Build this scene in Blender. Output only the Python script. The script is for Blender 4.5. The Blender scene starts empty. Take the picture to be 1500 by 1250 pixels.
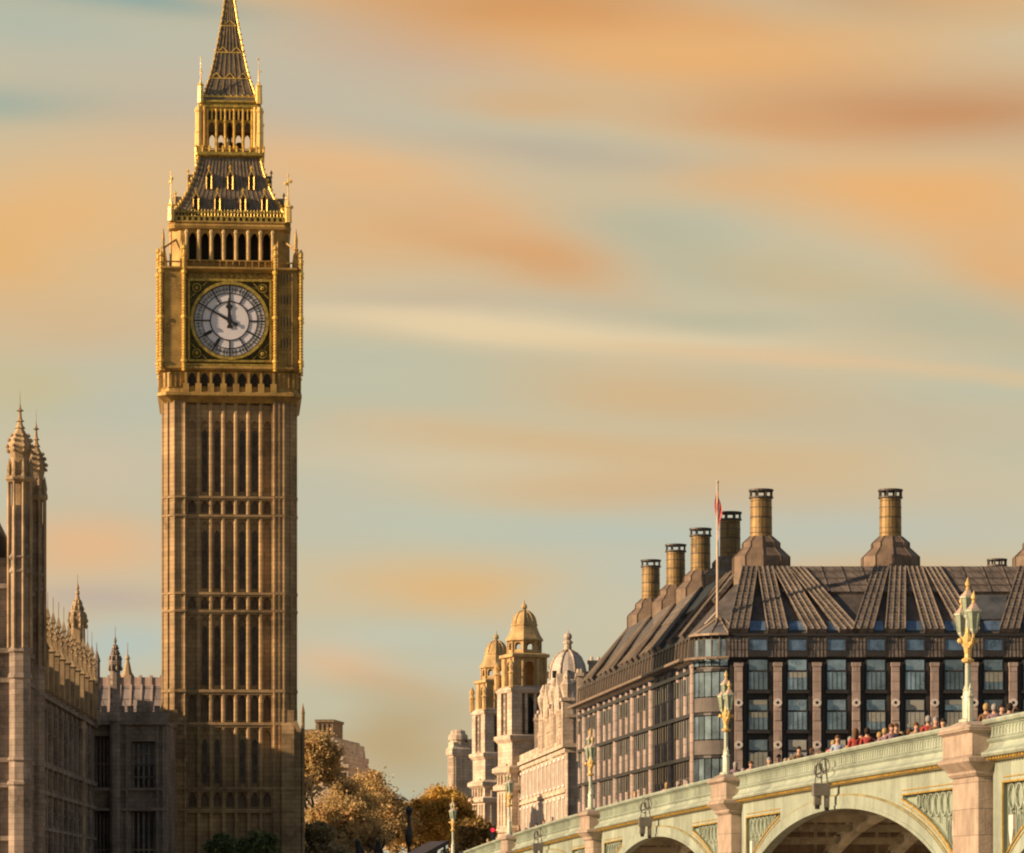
import bpy, bmesh, math, random
from mathutils import Vector, Matrix
R = math.radians
random.seed(7)
scene = bpy.context.scene
C = bpy.data.collections.new('place'); scene.collection.children.link(C)

# ------------------------------------------------------------------ camera
F = 5000.0      # focal length in pixels of the 1500 px wide photograph
cam_d = bpy.data.cameras.new('camera'); cam = bpy.data.objects.new('camera', cam_d)
scene.collection.objects.link(cam); scene.camera = cam
cam.location = (0, 0, 2.0); cam.rotation_euler = (R(90), 0, 0)
cam_d.sensor_width = 36; cam_d.lens = 36 * F / 1500
cam_d.shift_y = (1314 - 625) / 1500
cam_d.clip_end = 30000; cam_d.clip_start = .5

# ------------------------------------------------------------------ light
SUN_A, SUN_E = R(16), R(19)
S = Vector((-math.cos(SUN_E)*math.cos(SUN_A), -math.cos(SUN_E)*math.sin(SUN_A), math.sin(SUN_E)))
sun_d = bpy.data.lights.new('sun', 'SUN'); sun_d.energy = 5.0; sun_d.angle = R(.55); sun_d.color = (1, .70, .42)
sun = bpy.data.objects.new('sun', sun_d); scene.collection.objects.link(sun)
sun.rotation_euler = S.to_track_quat('Z', 'Y').to_euler()
scene.view_settings.view_transform = 'Standard'; scene.view_settings.look = 'None'
scene.view_settings.exposure = .70; scene.view_settings.gamma = 1
scene.render.engine = 'CYCLES'; scene.cycles.filter_width = 2.1

def lin(c):
    return tuple(((v/255)/12.92 if v/255 <= .04045 else ((v/255+.055)/1.055)**2.4) for v in c) + (1,)

def build_world():
    w = bpy.data.worlds.new('World'); scene.world = w; w.use_nodes = True
    nt = w.node_tree; nt.nodes.clear(); N = nt.nodes.new; L = nt.links.new
    def m(op, a, b=None):
        n = N('ShaderNodeMath'); n.operation = op
        for i, v in enumerate((a, b)):
            if v is None: continue
            if isinstance(v, (int, float)): n.inputs[i].default_value = v
            else: L(v, n.inputs[i])
        return n.outputs[0]
    sky = N('ShaderNodeTexSky'); sky.sky_type = 'NISHITA'; sky.sun_disc = False
    sky.sun_elevation = SUN_E; sky.sun_rotation = math.atan2(S.x, S.y) % (2*math.pi)
    sky.air_density = 1.2; sky.dust_density = 2.0
    tc = N('ShaderNodeTexCoord'); sp = N('ShaderNodeSeparateXYZ'); L(tc.outputs['Generated'], sp.inputs[0])
    az = m('ARCTAN2', sp.outputs[0], sp.outputs[1]); el = m('ARCSINE', sp.outputs[2])
    cb = N('ShaderNodeCombineXYZ'); L(az, cb.inputs[0]); L(el, cb.inputs[1])
    # wisps: noise stretched along the horizon bends and frays every cloud bank
    mp = N('ShaderNodeMapping'); mp.inputs['Scale'].default_value = (9, 42, 1); mp.inputs['Rotation'].default_value = (0, 0, R(5)); L(cb.outputs[0], mp.inputs[0])
    nz = N('ShaderNodeTexNoise'); nz.inputs['Scale'].default_value = 1; nz.inputs['Detail'].default_value = 4; nz.inputs['Roughness'].default_value = .45; L(mp.outputs[0], nz.inputs[0])
    sb = N('ShaderNodeVectorMath'); sb.operation = 'SUBTRACT'; L(nz.outputs['Color'], sb.inputs[0]); sb.inputs[1].default_value = (.5, .5, .5)
    ml = N('ShaderNodeVectorMath'); ml.operation = 'MULTIPLY'; L(sb.outputs[0], ml.inputs[0]); ml.inputs[1].default_value = (.032, .011, 0)
    ad = N('ShaderNodeVectorMath'); ad.operation = 'ADD'; L(cb.outputs[0], ad.inputs[0]); L(ml.outputs[0], ad.inputs[1])
    P = ad.outputs[0]
    # broad streaky cloud cover everywhere in the sky
    mp2 = N('ShaderNodeMapping'); mp2.inputs['Scale'].default_value = (3.2, 15, 1); mp2.inputs['Rotation'].default_value = (0, 0, R(7)); L(P, mp2.inputs[0])
    n2 = N('ShaderNodeTexNoise'); n2.inputs['Scale'].default_value = 1; n2.inputs['Detail'].default_value = 3; L(mp2.outputs[0], n2.inputs[0])
    cr = N('ShaderNodeValToRGB'); L(n2.outputs[0], cr.inputs[0])
    e = cr.color_ramp.elements
    e[0].position = .36; e[0].color = lin((182, 189, 168)); e[1].position = .66; e[1].color = lin((218, 176, 122))
    x = cr.color_ramp.elements.new(.5); x.color = lin((204, 189, 156))
    col = cr.outputs[0]
    blobs = [ # photo-direction centre x, y, radii, tilt (deg), colour, weight
     (60, 20, 280, 24, 5, (108, 154, 148), .95), (-10, 190, 260, 32, 2, (132, 166, 150), .85), (150, 125, 260, 44, 2, (184, 180, 152), .75), (20, 70, 200, 40, 3, (160, 176, 158), .6), (60, 250, 160, 26, 0, (186, 184, 152), .6),
     (330, 200, 260, 60, 3, (190, 172, 146), .6), (600, 100, 190, 60, 4, (186, 170, 146), .75), (560, 10, 120, 20, 0, (210, 165, 110), .6),
     (800, 42, 230, 50, 2, (200, 140, 76), .95), (1030, 60, 120, 20, 4, (214, 158, 96), .6), (1030, 105, 330, 48, 5, (224, 172, 106), .95), (1270, 28, 170, 26, 8, (188, 158, 122), .8),
     (1470, 20, 140, 40, 0, (214, 168, 108), .7), (1390, 192, 270, 44, 3, (192, 138, 86), .9), (1160, 200, 160, 30, 5, (208, 152, 92), .6),
     (1330, 310, 290, 52, 7, (226, 172, 104), .95), (1480, 420, 90, 60, 30, (220, 168, 104), .8), (780, 175, 120, 20, 4, (208, 166, 112), .6),
     (800, 240, 190, 22, 4, (178, 168, 142), .8), (930, 350, 150, 32, 14, (174, 176, 146), .9), (1020, 400, 120, 20, 12, (180, 178, 146), .7),
     (1060, 285, 130, 30, 3, (214, 172, 116), .6),
     (500, 270, 260, 42, 5, (220, 178, 128), .9), (560, 350, 200, 50, 4, (214, 172, 120), .8), (760, 385, 150, 34, 14, (208, 158, 100), .9),
     (700, 330, 80, 30, 10, (216, 170, 116), .7), (90, 330, 210, 80, -3, (220, 178, 122), .85), (-10, 400, 110, 60, 0, (224, 172, 98), .7),
     (130, 500, 160, 40, 0, (206, 172, 128), .6),
     (640, 455, 190, 22, 2, (188, 174, 144), .7), (760, 492, 330, 19, 4, (222, 202, 156), .95), (1190, 540, 320, 9, 6, (214, 186, 140), .85), (1480, 575, 120, 9, 6, (206, 186, 140), .8),
     (1050, 480, 130, 14, 5, (178, 176, 144), .7), (1400, 490, 190, 40, 10, (178, 176, 144), .85), (1180, 420, 150, 30, 8, (192, 174, 134), .6),
     (1000, 590, 280, 36, 6, (204, 172, 126), .8), (560, 560, 170, 30, 2, (186, 184, 152), .8), (170, 600, 150, 60, 0, (184, 182, 156), .8),
     (30, 580, 90, 40, 0, (190, 180, 136), .6), (1350, 640, 230, 40, 4, (190, 178, 144), .7), (860, 660, 300, 26, 6, (202, 174, 132), .8),
     (640, 690, 200, 26, 2, (204, 190, 152), .8), (1000, 730, 250, 24, 3, (200, 170, 128), .6), (900, 790, 330, 26, 2, (178, 186, 164), .85),
     (1250, 775, 330, 40, 0, (180, 186, 166), .85), (950, 850, 170, 40, 0, (178, 188, 170), .7), (470, 740, 110, 60, 0, (186, 184, 158), .7), (620, 770, 150, 22, 2, (184, 188, 162), .7),
     (140, 690, 120, 36, 0, (200, 184, 152), .7), (130, 800, 120, 46, 3, (216, 178, 136), .95), (170, 880, 100, 22, 0, (182, 166, 146), .8), (190, 945, 90, 34, 0, (174, 188, 174), .9),
     (690, 868, 150, 34, 3, (212, 176, 122), .9), (560, 925, 120, 16, 0, (186, 190, 166), .7), (510, 970, 80, 30, 10, (214, 184, 142), .95), (590, 1010, 90, 24, 20, (196, 170, 132), .7),
     (680, 960, 80, 40, 0, (188, 186, 158), .7), (570, 1090, 110, 60, 8, (182, 160, 114), .95), (470, 1040, 50, 24, 0, (190, 186, 152), .7), (690, 1120, 60, 40, 0, (190, 172, 132), .6),
     (860, 900, 90, 40, 0, (188, 188, 160), .6)]
    for (cx, cy, rx, ry, t, c, a) in blobs:
        if c[2] < 118: c = (c[0]-3, c[1], c[2]+7)
        if c[2] >= 138: c = (c[0]-2, c[1]+1, c[2]+10)
        q = N('ShaderNodeMapping'); q.vector_type = 'TEXTURE'
        q.inputs['Location'].default_value = ((cx-750)/F, (1314-cy)/F, 0); q.inputs['Rotation'].default_value = (0, 0, -R(t)); q.inputs['Scale'].default_value = (rx/F*1.1, ry/F*1.15, 1)
        L(P, q.inputs[0])
        d = N('ShaderNodeVectorMath'); d.operation = 'DOT_PRODUCT'; L(q.outputs[0], d.inputs[0]); L(q.outputs[0], d.inputs[1])
        wgt = m('MULTIPLY', m('EXPONENT', m('MULTIPLY', d.outputs['Value'], -1.0)), a)
        mx = N('ShaderNodeMix'); mx.data_type = 'RGBA'; L(wgt, mx.inputs[0]); L(col, mx.inputs[6]); mx.inputs[7].default_value = lin(tuple(min(255, v*f_) for v, f_ in zip(c, (1.045, 1.02, 1.0)))); col = mx.outputs[2]
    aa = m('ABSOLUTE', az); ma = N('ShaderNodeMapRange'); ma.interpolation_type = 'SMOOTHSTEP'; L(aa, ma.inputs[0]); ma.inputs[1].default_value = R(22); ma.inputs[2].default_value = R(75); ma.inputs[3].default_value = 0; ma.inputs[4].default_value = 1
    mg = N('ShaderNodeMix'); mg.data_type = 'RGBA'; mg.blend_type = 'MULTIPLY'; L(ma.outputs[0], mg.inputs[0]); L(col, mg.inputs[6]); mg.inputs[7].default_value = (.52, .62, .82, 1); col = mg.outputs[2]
    b1 = N('ShaderNodeBackground'); L(sky.outputs[0], b1.inputs[0]); b1.inputs[1].default_value = .06
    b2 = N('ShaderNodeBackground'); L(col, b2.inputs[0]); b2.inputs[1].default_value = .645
    # cloud covers the low sky, thins towards the zenith where the blue of the sky takes over
    mr = N('ShaderNodeMapRange'); mr.interpolation_type = 'SMOOTHSTEP'; L(el, mr.inputs[0])
    mr.inputs[1].default_value = R(16); mr.inputs[2].default_value = R(34); mr.inputs[3].default_value = .97; mr.inputs[4].default_value = .15
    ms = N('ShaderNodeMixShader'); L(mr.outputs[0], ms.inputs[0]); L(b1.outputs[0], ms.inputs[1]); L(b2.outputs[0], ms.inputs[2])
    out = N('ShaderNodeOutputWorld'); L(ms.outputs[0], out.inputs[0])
build_world()

# ------------------------------------------------------------------ materials
MATS = {}
def mat(name, base, rough=.85, metal=0, var=.25, scale=.6, streak=.25, bump=.25, blocks=None, spec=.3, rand=0, base2=None, emit=None, trans=0, orand=0):
    if name in MATS: return MATS[name]
    m_ = bpy.data.materials.new(name); MATS[name] = m_; m_.use_nodes = True
    nt = m_.node_tree; N = nt.nodes.new; L = nt.links.new; b = nt.nodes['Principled BSDF']
    b.inputs['Roughness'].default_value = rough; b.inputs['Metallic'].default_value = metal; b.inputs['Specular IOR Level'].default_value = spec
    tc = N('ShaderNodeTexCoord')
    def noise(sc, det=4, squash=None):
        n = N('ShaderNodeTexNoise'); n.inputs['Scale'].default_value = sc; n.inputs['Detail'].default_value = det
        if squash:
            mp = N('ShaderNodeMapping'); mp.inputs['Scale'].default_value = squash; L(tc.outputs['Object'], mp.inputs[0]); L(mp.outputs[0], n.inputs[0])
        else: L(tc.outputs['Object'], n.inputs[0])
        return n.outputs[0]
    def mixc(f, a, b_, mode='MIX'):
        x = N('ShaderNodeMix'); x.data_type = 'RGBA'; x.blend_type = mode
        for i, v in ((0, f), (6, a), (7, b_)):
            if isinstance(v, (int, float)): x.inputs[i].default_value = v
            elif isinstance(v, tuple): x.inputs[i].default_value = v
            else: L(v, x.inputs[i])
        return x.outputs[2]
    def ramp(v, lo, hi):
        r = N('ShaderNodeMapRange'); L(v, r.inputs[0]); r.inputs[1].default_value = lo; r.inputs[2].default_value = hi; return r.outputs[0]
    B = tuple(base)+(1,); D = tuple(v*(1-var*1.6) for v in base)+(1,) if base2 is None else tuple(base2)+(1,)
    Bh = tuple(min(1, v*(1+var*.7)) for v in base)+(1,)
    c = mixc(ramp(noise(scale), .35, .7), D, Bh)
    c = mixc(ramp(noise(scale*7, 5), .45, .75), c, B)
    if streak:
        s = ramp(noise(1, 4, (scale*3.2, scale*3.2, scale*.25)), .5, .78)
        f = N('ShaderNodeMath'); f.operation = 'MULTIPLY'; L(s, f.inputs[0]); f.inputs[1].default_value = streak
        c = mixc(f.outputs[0], c, tuple(v*.35 for v in base)+(1,))
    if blocks:
        br = N('ShaderNodeTexBrick'); mp = N('ShaderNodeMapping'); 
        gx = N('ShaderNodeSeparateXYZ'); L(tc.outputs['Object'], gx.inputs[0]); sm = N('ShaderNodeMath'); sm.operation = 'ADD'; L(gx.outputs[0], sm.inputs[0]); L(gx.outputs[1], sm.inputs[1])
        cb = N('ShaderNodeCombineXYZ'); L(sm.outputs[0], cb.inputs[0]); L(gx.outputs[2], cb.inputs[1]); L(cb.outputs[0], br.inputs[0])
        br.inputs['Scale'].default_value = 1; br.inputs['Brick Width'].default_value = blocks[0]; br.inputs['Row Height'].default_value = blocks[1]; br.inputs['Mortar Size'].default_value = blocks[2]
        br.inputs['Color1'].default_value = (1.08,)*3+(1,); br.inputs['Color2'].default_value = (.82,)*3+(1,); br.inputs['Mortar'].default_value = (.5,)*3+(1,)
        c = mixc(1.0, c, br.outputs[0], 'MULTIPLY')
    if rand:
        g = N('ShaderNodeNewGeometry'); h = N('ShaderNodeHueSaturation'); L(c, h.inputs['Color'])
        r = N('ShaderNodeMapRange'); L(g.outputs['Random Per Island'], r.inputs[0]); r.inputs[3].default_value = 1-rand; r.inputs[4].default_value = 1+rand; L(r.outputs[0], h.inputs['Value'])
        r2 = N('ShaderNodeMapRange'); L(g.outputs['Random Per Island'], r2.inputs[0]); r2.inputs[3].default_value = .515; r2.inputs[4].default_value = .485; L(r2.outputs[0], h.inputs['Hue'])
        c = h.outputs[0]
    if orand:
        oi = N('ShaderNodeObjectInfo'); h = N('ShaderNodeHueSaturation'); L(c, h.inputs['Color']); r = N('ShaderNodeMapRange'); L(oi.outputs['Random'], r.inputs[0]); r.inputs[3].default_value = 1-orand; r.inputs[4].default_value = 1+orand; L(r.outputs[0], h.inputs['Value']); c = h.outputs[0]
    L(c, b.inputs['Base Color'])
    if bump:
        bp = N('ShaderNodeBump'); bp.inputs['Strength'].default_value = bump; bp.inputs['Distance'].default_value = .06; L(noise(scale*9, 5), bp.inputs['Height']); L(bp.outputs[0], b.inputs['Normal'])
    if trans:
        t = N('ShaderNodeBsdfTranslucent'); L(c, t.inputs[0]); ms = N('ShaderNodeMixShader'); ms.inputs[0].default_value = trans
        L(b.outputs[0], ms.inputs[1]); L(t.outputs[0], ms.inputs[2]); L(ms.outputs[0], nt.nodes['Material Output'].inputs[0])
    if emit:
        b.inputs['Emission Color'].default_value = tuple(emit[:3])+(1,); b.inputs['Emission Strength'].default_value = emit[3]
    return m_

honey = mat('honey_limestone', (.44, .30, .155), var=.33, scale=.22, streak=.5, blocks=(1.1, .42, .02))
gstone = mat('gilded_stone', (.46, .29, .085), var=.3, scale=.8, streak=.4, metal=.15, rough=.6)
panel_s = mat('shade_toned_panel_stone', (.17, .12, .075), var=.3, scale=.9, streak=.5)  # shade of the recesses put into the stone colour; streaks are weathering
gold = mat('gilding', (.95, .58, .13), rough=.34, metal=.45, var=.28, scale=3, streak=.1, bump=.1, spec=.5)
lamp_gold = mat('lamp_gilding', (.74, .52, .20), rough=.45, metal=.2, var=.2, scale=5, streak=.25)
gold_glint = mat('sun_glint_gilding', (1.0, .64, .19), rough=.3, metal=.12, var=.12, scale=2, streak=.15, spec=.6)  # lighter copy of the gilding, sun glints put into its colour
gold_d = mat('aged_gilding', (.50, .36, .08), rough=.45, metal=.45, var=.35, scale=3, streak=.4)
iron_roof = mat('cast_iron_roof', (.21, .165, .115), rough=.45, var=.35, scale=1.2, streak=.5, metal=.3)
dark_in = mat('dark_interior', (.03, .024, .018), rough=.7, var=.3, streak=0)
dial_m = mat('opal_dial_glass', (.74, .71, .75), rough=.25, var=.05, scale=1.5, streak=0, bump=0, spec=.5)
dial_r = mat('dial_numeral_ring', (.50, .49, .51), rough=.4, var=.1, streak=0, bump=0)
black_i = mat('black_iron', (.018, .017, .018), rough=.4, var=.2, streak=0, bump=0, spec=.5)
pal = mat('palace_limestone', (.33, .262, .21), var=.3, scale=.4, streak=.5, blocks=(1.0, .4, .015))
pal_g = mat('palace_pinnacle_stone', (.42, .30, .17), var=.3, scale=.8, streak=.5)
pal_roof = mat('palace_roof_tiles', (.34, .29, .27), rough=.5, var=.15, scale=.6, blocks=(2.2, 1.1, .06), metal=.1)
win_d = mat('dark_leaded_glass', (.035, .04, .05), rough=.15, var=.4, scale=.8, streak=0, bump=.1, spec=.6)
win_l = mat('light_leaded_glass', (.16, .19, .22), rough=.15, var=.4, scale=1.2, streak=0, bump=.1, spec=.6)
bronze = mat('bronze_cladding', (.105, .092, .085), rough=.5, var=.3, scale=1, streak=.4, metal=.2)
duct = mat('bronze_duct_panels', (.19, .16, .138), rough=.5, var=.25, scale=1, streak=.4, metal=.15, blocks=(.9, .7, .06))
chim_m = mat('chimney_bronze', (.30, .20, .085), rough=.5, var=.25, scale=1, streak=.3, metal=.25, blocks=(1.6, 1.5, .06))
salmon = mat('pink_sandstone', (.40, .315, .28), var=.15, scale=1, streak=.25, blocks=(2, .9, .03))
frame_d = mat('dark_window_frame', (.035, .034, .036), rough=.5, var=.2, streak=0)
glass = mat('office_glass', (.27, .37, .43), orand=.45, rough=.12, metal=.55, var=.35, scale=.7, streak=.3, bump=.05, spec=.6)
glass_b = mat('blue_attic_glass', (.17, .26, .38), rough=.15, metal=.5, var=.35, scale=.9, streak=.2, bump=.05)
white_c = mat('pale_precast', (.62, .56, .52), var=.1, streak=.1)
port = mat('portland_stone', (.60, .49, .38), var=.22, scale=.5, streak=.45, blocks=(1.4, .5, .02))
port_g = mat('warm_cupola_stone', (.52, .36, .17), var=.25, scale=.8, streak=.4)
slate = mat('grey_slate', (.10, .085, .08), rough=.6, var=.3, streak=.3, blocks=(.5, .3, .03))
lead = mat('pale_dome_lead', (.50, .45, .40), rough=.55, var=.15, scale=.6, streak=.3)
br_g = mat('bridge_green_paint', (.35, .41, .34), rough=.45, var=.16, scale=.7, streak=.5, blocks=(2.35, 40, .012), bump=.08, spec=.45)
br_d = mat('bridge_deep_green_paint', (.29, .35, .285), rough=.5, var=.15, scale=.9, streak=.35, bump=.1)
br_gold = mat('bridge_gilt_trim', (.62, .40, .09), rough=.4, metal=.4, var=.3, scale=3, streak=.3)
granite = mat('pink_granite', (.41, .325, .26), rough=.7, var=.18, scale=1.6, streak=.45, bump=.2, blocks=(1.9, .75, .012))
rib_m = mat('bounce_lit_rib_paint', (.60, .54, .42), rough=.6, var=.3, scale=.8, streak=.5)  # ribs and deck underside: bounce light off the water put into the colour
lamp_g = mat('lamp_green_paint', (.42, .47, .37), rough=.4, var=.15, scale=4, streak=.2, bump=.05, spec=.5)
lamp_gl = mat('lamp_glass_panes', (.28, .33, .24), rough=.12, var=.2, scale=6, streak=0, bump=0, spec=.7)
lamp_pk = mat('lamp_hood_copper', (.48, .36, .29), rough=.45, var=.2, scale=5, streak=.1)
leaf_o = mat('autumn_leaves_ochre', (.64, .43, .10), rough=.75, var=.3, scale=.35, streak=0, bump=0, rand=.3, base2=(.40, .24, .06), trans=.42)
leaf_b = mat('autumn_leaves_faded', (.60, .44, .19), rough=.8, var=.25, scale=.35, streak=0, bump=0, rand=.3, base2=(.46, .33, .16), trans=.42)
leaf_g = mat('dark_green_leaves', (.15, .18, .065), rough=.8, var=.3, scale=.6, streak=0, bump=0, rand=.4, trans=.25)
bark = mat('plane_bark', (.12, .085, .06), var=.3, scale=2, streak=.3)
asph = mat('asphalt', (.055, .053, .05), var=.2, scale=.5, streak=0)
pave = mat('paving_stone', (.30, .27, .23), var=.15, scale=.6, streak=0, blocks=(.9, .6, .02))
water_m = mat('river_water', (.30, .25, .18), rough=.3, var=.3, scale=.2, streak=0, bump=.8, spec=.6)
grey_m = mat('grey_painted_metal', (.20, .19, .17), rough=.45, var=.2, scale=3, streak=.2)
red_f = mat('red_flag_cloth', (.70, .16, .15), rough=.8, var=.15, scale=2, streak=0, trans=.3)
white_f = mat('white_flag_cloth', (.75, .60, .55), rough=.8, var=.08, scale=2, streak=0, trans=.3)
blue_f = mat('blue_flag_cloth', (.06, .07, .22), rough=.8, var=.1, scale=2, streak=0)
pole_m = mat('pale_pole_paint', (.55, .44, .34), rough=.5, var=.1, streak=.1)
skin_m = mat('skin', (.50, .30, .21), rough=.6, var=.08, streak=0, bump=0)
brick_g = mat('grey_brown_brickwork', (.26, .19, .12), var=.25, scale=.6, streak=.4, blocks=(.6, .3, .02))

# ------------------------------------------------------------------ mesh helpers
class MB:
    def __init__(s, T=None): s.v = []; s.f = []; s.T = T or Matrix.Identity(4)
    def add(s, vs, fs):
        o = len(s.v); T = s.T
        s.v += [tuple(T @ Vector(p)) for p in vs]; s.f += [tuple(i+o for i in f) for f in fs]; return s
    def box(s, x0, x1, y0, y1, z0, z1):
        return s.add([(x0,y0,z0),(x1,y0,z0),(x1,y1,z0),(x0,y1,z0),(x0,y0,z1),(x1,y0,z1),(x1,y1,z1),(x0,y1,z1)],
                     [(0,3,2,1),(4,5,6,7),(0,1,5,4),(1,2,6,5),(2,3,7,6),(3,0,4,7)])
    def loft(s, rings, caps=True, closed=True):
        n = len(rings[0]); vs = [p for r in rings for p in r]; fs = []
        for i in range(len(rings)-1):
            for j in range(n if closed else n-1):
                a = i*n+j; b = i*n+(j+1) % n; fs.append((a, b, b+n, a+n))
        if caps: fs += [tuple(range(n))[::-1], tuple(range((len(rings)-1)*n, len(rings)*n))]
        return s.add(vs, fs)
    def prism(s, poly, z0, z1): return s.loft([[(x,y,z0) for x,y in poly], [(x,y,z1) for x,y in poly]])
    def xz(s, poly, y0, y1): return s.loft([[(x,y0,z) for x,z in poly], [(x,y1,z) for x,z in poly]])
    def yz(s, poly, x0, x1): return s.loft([[(x0,y,z) for y,z in poly], [(x1,y,z) for y,z in poly]])
    def lathe(s, prof, n=8, cx=0, cy=0, rot=0, sx=1, sy=1):
        return s.loft([[(cx+sx*r*math.cos(rot+2*math.pi*j/n), cy+sy*r*math.sin(rot+2*math.pi*j/n), z) for j in range(n)] for r, z in prof])
    def sq(s, prof, cx=0, cy=0, ch=0):   # square (or chamfered) lathe, prof: (half, z)
        rings = []
        for h, z in prof:
            if ch:
                c = h*(1-ch); rings.append([(cx+a*h_, cy+b*k_, z) for a, b, h_, k_ in ((1,-1,c,h),(1,-1,h,c),(1,1,h,c),(1,1,c,h),(-1,1,c,h),(-1,1,h,c),(-1,-1,h,c),(-1,-1,c,h))])
            else: rings.append([(cx-h,cy-h,z),(cx+h,cy-h,z),(cx+h,cy+h,z),(cx-h,cy+h,z)])
        return s.loft(rings)
    def tube(s, p0, p1, r0, r1=None, n=6):
        r1 = r0 if r1 is None else r1; a = Vector(p0); b = Vector(p1); d = (b-a)
        if d.length < 1e-6: return s
        d.normalize(); u = d.orthogonal().normalized(); w = d.cross(u)
        ring = lambda c, r: [tuple(c+(u*math.cos(2*math.pi*j/n)+w*math.sin(2*math.pi*j/n))*r) for j in range(n)]
        return s.loft([ring(a, r0), ring(b, r1)])
    def path(s, pts, r, n=6):
        for i in range(len(pts)-1): s.tube(pts[i], pts[i+1], r, r, n)
        return s
    def ball(s, c, r, n=8, m_=5, sz=1): 
        return s.lathe([(max(.001, r*math.sin(math.pi*i/m_)), c[2]-sz*r*math.cos(math.pi*i/m_)) for i in range(m_+1)], n, c[0], c[1])
    def torus(s, c, r0, r1, t, y0, y1, n=48):  # flat ring in xz plane between radii
        rings = []
        for j in range(n):
            a = 2*math.pi*j/n; ca, sa = math.cos(a), math.sin(a)
            rings.append([(c[0]+r0*ca,y0,c[1]+r0*sa),(c[0]+r1*ca,y0,c[1]+r1*sa),(c[0]+r1*ca,y1,c[1]+r1*sa),(c[0]+r0*ca,y1,c[1]+r0*sa)])
        rings.append(rings[0]); return s.loft(rings, caps=False)
    def arcade(s, x0, x1, z0, z1, ops, y0, y1, pointed=True, n=6):
        """wall slab with arched holes; ops: (cx, half width, z bottom, z top)"""
        ops = sorted(ops); x = x0
        for cx, h, zb, zt in ops:
            if cx-h > x+1e-4: s.box(x, cx-h, y0, y1, z0, z1)
            if zb > z0+1e-4: s.box(cx-h, cx+h, y0, y1, z0, zb)
            rise = min((zt-zb)*.6, h*(1.5 if pointed else 1)); zs = zt-rise; pts = []
            for i in range(n+1):
                t = i/n
                if pointed: xx = -1+2*t; zz = (1-abs(xx)**1.7)**.75 if abs(xx) < 1 else 0
                else: xx = -math.cos(math.pi*t); zz = math.sin(math.pi*t)
                pts.append((cx+h*xx, zs+rise*zz))
            for i in range(n):
                (a, za), (b, zb_) = pts[i], pts[i+1]
                s.add([(a,y0,za),(b,y0,zb_),(b,y0,z1),(a,y0,z1),(a,y1,za),(b,y1,zb_),(b,y1,z1),(a,y1,z1)],
                      [(0,1,2,3),(7,6,5,4),(0,4,5,1),(3,2,6,7)])
            x = cx+h
        if x1 > x+1e-4: s.box(x, x1, y0, y1, z0, z1)
        return s
    def archpane(s, cx, h, zb, zt, y0, y1, pointed=True, n=6):
        rise = min((zt-zb)*.6, h*(1.5 if pointed else 1)); zs = zt-rise; p = [(cx-h, zb), (cx+h, zb)]
        for i in range(n+1):
            t = 1-i/n
            if pointed: xx = -1+2*t; zz = (1-abs(xx)**1.7)**.75 if abs(xx) < 1 else 0
            else: xx = -math.cos(math.pi*t); zz = math.sin(math.pi*t)
            p.append((cx+h*xx, zs+rise*zz))
        return s.xz(p, y0, y1)
    def build(s, name, m_, parent=None, label=None, smooth=False, fix=True):
        me = bpy.data.meshes.new(name); me.from_pydata(s.v, [], s.f)
        if fix:
            bm = bmesh.new(); bm.from_mesh(me); bmesh.ops.recalc_face_normals(bm, faces=bm.faces); bm.to_mesh(me); bm.free()
        for q in (m_ if isinstance(m_, (list, tuple)) else [m_]): me.materials.append(q)
        if smooth: me.shade_smooth()
        o = bpy.data.objects.new(name, me); C.objects.link(o)
        if parent: o.parent = parent
        if label: o['label'] = label
        return o

def empty(name, loc=(0,0,0), rz=0, label=None, cat=None, group=None):
    o = bpy.data.objects.new(name, None); C.objects.link(o); o.location = loc; o.rotation_euler = (0,0,rz); o.empty_display_size = .3
    if label: o['label'] = label
    if cat: o['category'] = cat
    if group: o['group'] = group
    return o
def tag(o, label, cat, group=None):
    o['label'] = label; o['category'] = cat
    if group: o['group'] = group
    return o
def struct(o): o['kind'] = 'structure'; return o
KIDS = {}
def copy_tree(o, parent=None):
    c = o.copy(); C.objects.link(c); c.parent = parent
    for ch in o.children: copy_tree(ch, c)
    return c
def W(px, py, Y): return Vector(((px-750)/F*Y, Y, 2+(1314-py)/F*Y))
RZ = lambda a: Matrix.Rotation(a, 4, 'Z')

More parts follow.
